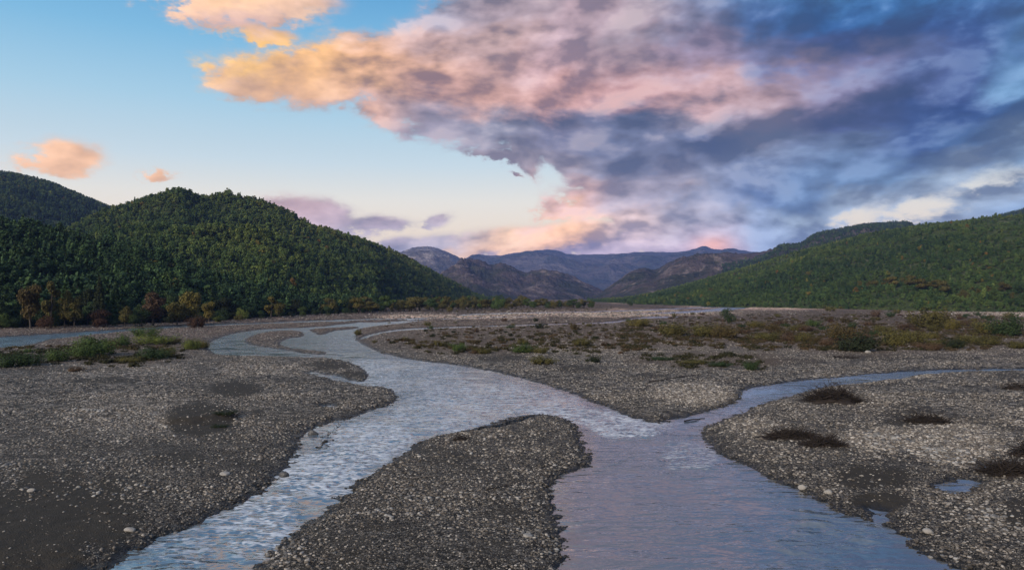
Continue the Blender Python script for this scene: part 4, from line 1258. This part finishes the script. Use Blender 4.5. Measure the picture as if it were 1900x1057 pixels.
ISL = 'shrubs on the wide gravel island'
NEAR = 'green shrubs on the near gravel bank'
for a in [
    (1720, 611, 62, 42, 'olive', 'big olive shrub on the island with an orange-topped neighbour'), (1742, 610, 34, 36, 'ochre', 'orange-topped shrub joined to the big olive shrub'),
    (1766, 615, 26, 24, 'yellow', 'yellow-orange upright shrub next to the orange-topped one'), (1735, 617, 24, 15, 'olive', 'low olive shrub before the orange-topped shrub'),
    (1872, 626, 54, 44, 'dark', 'large dark green shrub near the frame edge'), (1838, 622, 46, 28, 'olive', 'olive shrub leaning against the large dark green one'),
    (1590, 655, 70, 36, 'black', 'wide blackish shrub nearest the side stream'), (1559, 634, 52, 36, 'ochre', 'yellow-brown shrub just behind the blackish shrub'),
    (1661, 645, 38, 32, 'olive', 'tall olive shrub with yellow leaves past the blackish shrub'), (1694, 640, 48, 28, 'olive', 'broad olive shrub overlapping the tall olive one'),
    (1728, 653, 34, 17, 'brown', 'low dark brown shrub on the island\'s stony edge'), (1768, 650, 36, 20, 'black', 'squat dark shrub beside the low dark brown one'),
    (1247, 625, 48, 26, 'olive', 'olive shrub first of three in a row on the island'), (1312, 627, 50, 27, 'olive', 'olive shrub second of three in a row on the island'), (1346, 630, 48, 27, 'ochre', 'yellowish shrub last of three in a row on the island'),
    (1186, 608, 38, 18, 'yellow', 'spreading yellow shrub near the pale channel bend'), (1105, 677, 22, 14, 'black', 'small round dark bush on bare silt'),
    (1002, 612, 17, 13, 'black', 'compact dark bush beside the creek'), (851, 656, 26, 19, 'green', 'bushy green shrub above the river bank'), (969, 659, 40, 19, 'green', 'wide green shrub on the bank terrace'),
    (1005, 680, 44, 17, 'olive', 'grassy olive shrub closest to the main channel'), (896, 659, 34, 12, 'olive', 'faint olive shrub between two green shrubs on the terrace'), (815, 646, 16, 13, 'olive', 'small olive shrub uphill of the bushy green one'),
    (1080, 644, 36, 15, 'olive', 'low olive shrub amid pale cobbles'), (1396, 691, 28, 21, 'dark', 'dark green shrub ending the low green strip'), (665, 622, 15, 12, 'olive', 'yellowish bush on the island tip at the river bend'),
    (1066, 615, 15, 15, 'ochre', 'small ochre shrub past the creek'), (1403, 609, 30, 13, 'yellow', 'low yellow shrub behind the dark round tree'), (1432, 616, 30, 15, 'ochre', 'orange-brown low shrub in the scrub'),
    (1540, 578, 24, 11, 'olive', 'olive shrub against the pale strip below the hillside'), (1625, 590, 18, 15, 'brown', 'reddish-dark shrub against the pale strip')]:
    shrub(*a, group=ISL)
def shrub_label(px, py, w, c):
    sz = 'broad low' if w > 24 else 'low' if w > 12 else 'tiny'
    if px < 1160: where = 'on the open gravel between creek and bank' if py > 612 else 'on the gravel between creek and pale channel'
    elif py > 655: where = 'in the low green strip near the side stream'
    elif py > 628: where = 'in the front of the island scrub'
    elif py > 604: where = 'in the middle of the island scrub'
    else: where = 'at the back of the scrub by the pale strip'
    return '%s %s shrub %s' % (sz, CW[c], where)
for (x, y, w, h, c) in [(1652, 589, 18, 11, 'dark'), (1664, 583, 13, 10, 'yellow'), (1509, 608, 24, 15, 'green'), (1477, 616, 28, 14, 'olive'), (1495, 617, 26, 12, 'brown'), (1581, 612, 16, 13, 'dark'), (1490, 637, 32, 19, 'olive'), (1507, 639, 22, 15, 'ochre'), (1533, 644, 24, 14, 'brown'),
        (1726, 631, 26, 13, 'yellow'), (1798, 639, 42, 18, 'olive'), (1830, 643, 50, 17, 'olive'), (1791, 606, 34, 12, 'brown'), (1827, 614, 26, 13, 'olive'), (1810, 599, 16, 8, 'yellow'), (1827, 593, 14, 8, 'dark'), (1842, 592, 12, 8, 'olive'), (1813, 587, 11, 9, 'dark'),
        (1790, 591, 10, 8, 'dark'), (1778, 588, 10, 6, 'brown'), (1871, 592, 24, 11, 'olive'), (1093, 608, 9, 8, 'olive'), (1122, 645, 18, 8, 'brown'), (1090, 675, 9, 6, 'black'), (1251, 590, 8, 11, 'olive'), (1285, 585, 10, 5, 'olive'), (1419, 634, 46, 17, 'olive'),
        (1469, 636, 32, 15, 'brown'), (793, 606, 13, 9, 'olive'), (799, 613, 10, 9, 'dark'), (936, 598, 11, 8, 'brown'), (994, 598, 9, 8, 'black'), (947, 611, 16, 7, 'dark'), (883, 619, 14, 7, 'brown'), (948, 627, 9, 7, 'black'), (969, 642, 20, 12, 'olive'), (1001, 660, 28, 13, 'olive'),
        (1230, 672, 40, 8, 'dark'), (1290, 679, 50, 9, 'olive'), (1335, 684, 40, 10, 'dark'), (1640, 618, 30, 13, 'olive'), (1610, 606, 22, 10, 'brown'), (1570, 600, 22, 9, 'ochre'), (1450, 603, 20, 8, 'brown'), (1680, 612, 26, 12, 'brown'), (1890, 650, 40, 16, 'olive'), (1380, 622, 24, 11, 'brown')]:
    shrub(x, y, w, h, c, shrub_label(x, y, w, c), ISL)
for i in range(120):
    px = TR.uniform(1160, 1910); py = TR.uniform(585 + (px - 1160) * 0.003, 652) if TR.random() < 0.75 else TR.uniform(584, 606)
    if px < 1450 and py > 632: continue
    w = TR.uniform(6, 20) * (py - 545) / 70
    shrub(px, py, w, w * TR.uniform(0.35, 0.6), (cc := TR.choice(['brown', 'olive', 'olive', 'ochre', 'brown', 'dark', 'rust'])), shrub_label(px, py, w, cc), ISL)
for i in range(55):
    px = TR.uniform(690, 1160); py = TR.uniform(597 + 0.0 * px, 655 + (px - 690) * 0.03)
    w = TR.uniform(3.5, 9) * (py - 545) / 70
    shrub(px, py, w, w * TR.uniform(0.4, 0.7), (cc := TR.choice(['brown', 'olive', 'brown', 'black', 'olive'])), shrub_label(px, py, w, cc), ISL)
for a in [
    (366, 610, 28, 25, 'rust', 'rust-brown bush standing alone by the thin far channel'), (177, 664, 70, 42, 'green', 'largest green shrub on the near bank'), (272, 628, 40, 22, 'green', 'green shrub set back toward the thin far channel'),
    (286, 642, 62, 20, 'fresh', 'wide yellow-green shrub behind the gravel gap'), (229, 645, 22, 24, 'green', 'upright green shrub between the largest shrub and the set-back one'), (287, 671, 52, 26, 'dark', 'dark green shrub overhanging the gravel slope'),
    (355, 651, 34, 22, 'fresh', 'yellow-green shrub near the start of the loop channel'), (374, 648, 28, 16, 'yellow', 'yellowish shrub right at the edge of the loop channel'), (155, 668, 40, 27, 'green', 'green shrub attached to the largest shrub'),
    (108, 676, 40, 27, 'green', 'mid-green shrub past the largest shrub on the near bank'), (55, 684, 46, 30, 'dark', 'dull dark green shrub near the frame edge on silt'), (15, 686, 44, 28, 'dark', 'dull dark shrub cut by the frame edge'),
    (53, 658, 22, 10, 'green', 'small green shrub on the gravel toward the water'), (243, 676, 44, 11, 'olive', 'low yellowish shrub strip in the gravel gap'), (309, 664, 34, 18, 'olive', 'olive shrub beside the dark overhanging shrub'), (141, 693, 30, 9, 'brown', 'low brown shrub on the gravel slope'),
    (212, 646, 24, 16, 'olive', 'olive shrub leaning on the upright green shrub'), (322, 640, 30, 12, 'olive', 'low olive shrub behind the yellow-green pair')]:
    shrub(*a, group=NEAR)
shrub(420, 785, 34, 9, 'black', 'dark grassy tuft on the flank of the silt mound')
shrub(408, 800, 30, 6, 'black', 'low blackish tuft below the silt mound')
print('plants', time.time() - T0)

# ------------------------------------------------------------------ driftwood
with M('drift_wood') as m:
    n = noise(G.v('MULTIPLY', m.P, (2, 2, 8)), 3.0, 4, 0.6)
    m.principled(mixc(n, (0.014, 0.011, 0.010), (0.055, 0.045, 0.038)), 0.85, 0.15)
MAT_DRIFT = m.mat
with M('grey_wood') as m:
    n = noise(G.v('MULTIPLY', m.P, (2, 2, 8)), 3.0, 4, 0.6)
    m.principled(mixc(n, (0.10, 0.090, 0.080), (0.22, 0.20, 0.18)), 0.85, 0.15)
MAT_GREYWOOD = m.mat

def drift_pile(px, py, wpx, hpx, label, nb, ntw, seed, mat=None, arch=0):
    rnd = np.random.default_rng(seed)
    x, y = gpt(px, py); W = wpx * y / FPX / 2; H = hpx * y / FPX * 0.95
    e = empty('driftwood_pile', (x, y, ground_z(x, y)))
    tw = []
    for i in range(ntw):
        a = rnd.uniform(-1, 1); b = rnd.uniform(-0.6, 0.6)
        top = H * (1 - a * a) * rnd.uniform(0.1, 0.95)
        p0 = np.array([a * W, b * W * 0.8, top * 0.7])
        d = np.array([rnd.normal(0, 1), rnd.normal(0, 0.6), rnd.normal(0.12, 0.28)])
        p, r = limb(p0 - d * 0.1 * W, d, rnd.uniform(0.3, 0.95) * W, rnd.uniform(0.010, 0.026), rnd, 3, 0.35)
        p = np.array(p); p[:, 2] = np.maximum(p[:, 2], 0.01)
        tw.append(tube(p, r, 3))
    t = mesh_obj('twigs', *join(tw), mat or MAT_DRIFT, e); t['kind'] = 'stuff'
    # trapped silt and bark under the twigs
    mv = []; mf = []
    na, nr2 = 18, 6
    for j in range(nr2):
        for i in range(na):
            q = j / (nr2 - 1); an = 2 * np.pi * i / na
            k = 1 + 0.25 * rnd.normal() * (q > 0.3)
            mv.append((q * W * 1.02 * np.cos(an) * k, q * W * 0.75 * np.sin(an) * k, H * 0.36 * (1 - q ** 2) * rnd.uniform(0.75, 1.1) - 0.03))
    for j in range(nr2 - 1):
        for i in range(na):
            mf.append((j * na + i, (j + 1) * na + i, (j + 1) * na + (i + 1) % na, j * na + (i + 1) % na))
    mesh_obj('heap', mv, mf, MAT_DRIFT, e)
    for i in range(nb):
        a = rnd.uniform(-0.7, 0.7)
        p0 = np.array([a * W, rnd.uniform(-0.4, 0.4) * W, H * 0.35])
        d = np.array([rnd.choice([-1, 1]) * rnd.uniform(0.4, 1), rnd.normal(0, 0.4), rnd.uniform(0.0, 0.45)])
        p, r = limb(p0, d, rnd.uniform(0.6, 1.0) * W, rnd.uniform(0.02, 0.04), rnd, 5, 0.22)
        p = np.array(p); p[:, 2] = np.maximum(p[:, 2], 0.03)
        mesh_obj('branch', *tube(p, r, 5), MAT_DRIFT, e)
    for i in range(arch):     # long bent stems arching over the top
        s_ = np.linspace(0, 1, 8); x0 = rnd.uniform(-0.8, -0.2) * W; x1 = x0 + rnd.uniform(0.5, 0.9) * W
        p = np.stack([x0 + (x1 - x0) * s_, rnd.uniform(-0.3, 0.3) * W + 0 * s_, H * (0.45 + rnd.uniform(0.55, 0.8) * np.sin(np.pi * s_))], 1)
        mesh_obj('branch', *tube(p, np.full(8, 0.016), 4), MAT_DRIFT, e)
    tag(e, label, 'driftwood', 'flood debris on the gravel bars')
    return e
drift_pile(1547, 752, 92, 34, 'rounded dark driftwood pile with arching stems beside the side stream', 12, 800, 1, arch=5)
drift_pile(1468, 822, 80, 18, 'flat dark brushwood heap on the pale cobbles by the river corner', 9, 520, 2)
drift_pile(1530, 838, 70, 18, 'darker tail end of brush lying past the flat heap', 9, 480, 3)
drift_pile(1722, 792, 74, 15, 'long low driftwood drift on the dark silt', 8, 420, 4)
drift_pile(1885, 728, 44, 15, 'small driftwood heap at the frame edge near the side stream', 6, 160, 5)
drift_pile(1878, 888, 90, 26, 'large dark brush pile at the frame edge near the puddle', 11, 700, 6)
drift_pile(1912, 855, 60, 42, 'tall brush clump behind the large pile at the frame edge', 8, 300, 7)
drift_pile(855, 824, 30, 12, 'small black debris lump at the head of the middle bar', 4, 60, 8)
drift_pile(1560, 668, 60, 5, 'thin line of drift litter under the blackish shrub', 4, 80, 9)

def stick(px, py, px2, py2, r, label, mat, z=0.05, fork=True, seed=1):
    rnd = np.random.default_rng(seed)
    a = np.array([*gpt(px, py), 0.0]); b = np.array([*gpt(px2, py2), 0.0])
    za = max(ground_z(a[0], a[1]), 0); zb = max(ground_z(b[0], b[1]), 0)
    o0 = a.copy()
    e = empty('driftwood_stick', (a[0], a[1], za))
    s_ = np.linspace(0, 1, 7)[:, None]
    p = (b - a) * s_ + np.array([0, 0, z])
    p[:, 2] += (zb - za) * s_[:, 0] + 0.02 * np.sin(s_[:, 0] * 5)
    p[1:-1] += rnd.normal(0, 0.03, (5, 3)) * np.array([1, 1, 0.3])
    mesh_obj('shaft', *tube(p, np.linspace(r, r * 0.4, 7), 6), mat, e)
    if fork:
        q, rr = limb(p[4], (b - a) + rnd.normal(0, 0.5, 3) + np.array([0, 0.4, 0.25]), 0.5, r * 0.5, rnd, 3, 0.2)
        mesh_obj('twig', *tube(q, rr, 4), mat, e)
        q, rr = limb(p[2], (b - a) + rnd.normal(0, 0.5, 3) + np.array([0, -0.3, 0.2]), 0.35, r * 0.4, rnd, 3, 0.2)
        mesh_obj('twig', *tube(q, rr, 4), mat, e)
    tag(e, label, 'stick')
stick(765, 899, 815, 895, 0.028, 'pale straight stick lying across the middle bar', MAT_GREYWOOD, seed=3)
stick(903, 925, 948, 912, 0.026, 'dark crooked stick lying on the middle bar', MAT_DRIFT, seed=4)
stick(1270, 782, 1308, 776, 0.05, 'dark drift branch lying in the mouth of the side stream', MAT_DRIFT, seed=5)
stick(1205, 715, 1370, 690, 0.05, 'long thin line of drift branches on the silt terrace', MAT_DRIFT, seed=6)

def snag(px, py, label, seed, n=9, L=0.8):
    rnd = np.random.default_rng(seed)
    x, y = gpt(px, py)
    e = empty('branch_snag', (x, y, -0.06))
    for i in range(n):
        d = np.array([rnd.normal(0, 0.5), rnd.normal(0, 0.8), rnd.uniform(0.15, 0.6)])
        p, r = limb((rnd.normal(0, 0.15), rnd.normal(0, 0.6), 0), d, L * rnd.uniform(0.4, 1), 0.02, rnd, 4, 0.25)
        mesh_obj('branch', *tube(p, r, 4), MAT_DRIFT, e)
    tag(e, label, 'snag')
snag(612, 806, 'tangle of dark branches snagged in the near arm', 5, 14, 0.9)
snag(632, 790, 'few thin twigs poking from the riffle beside the bar', 6, 8, 0.7)
print('done', time.time() - T0)
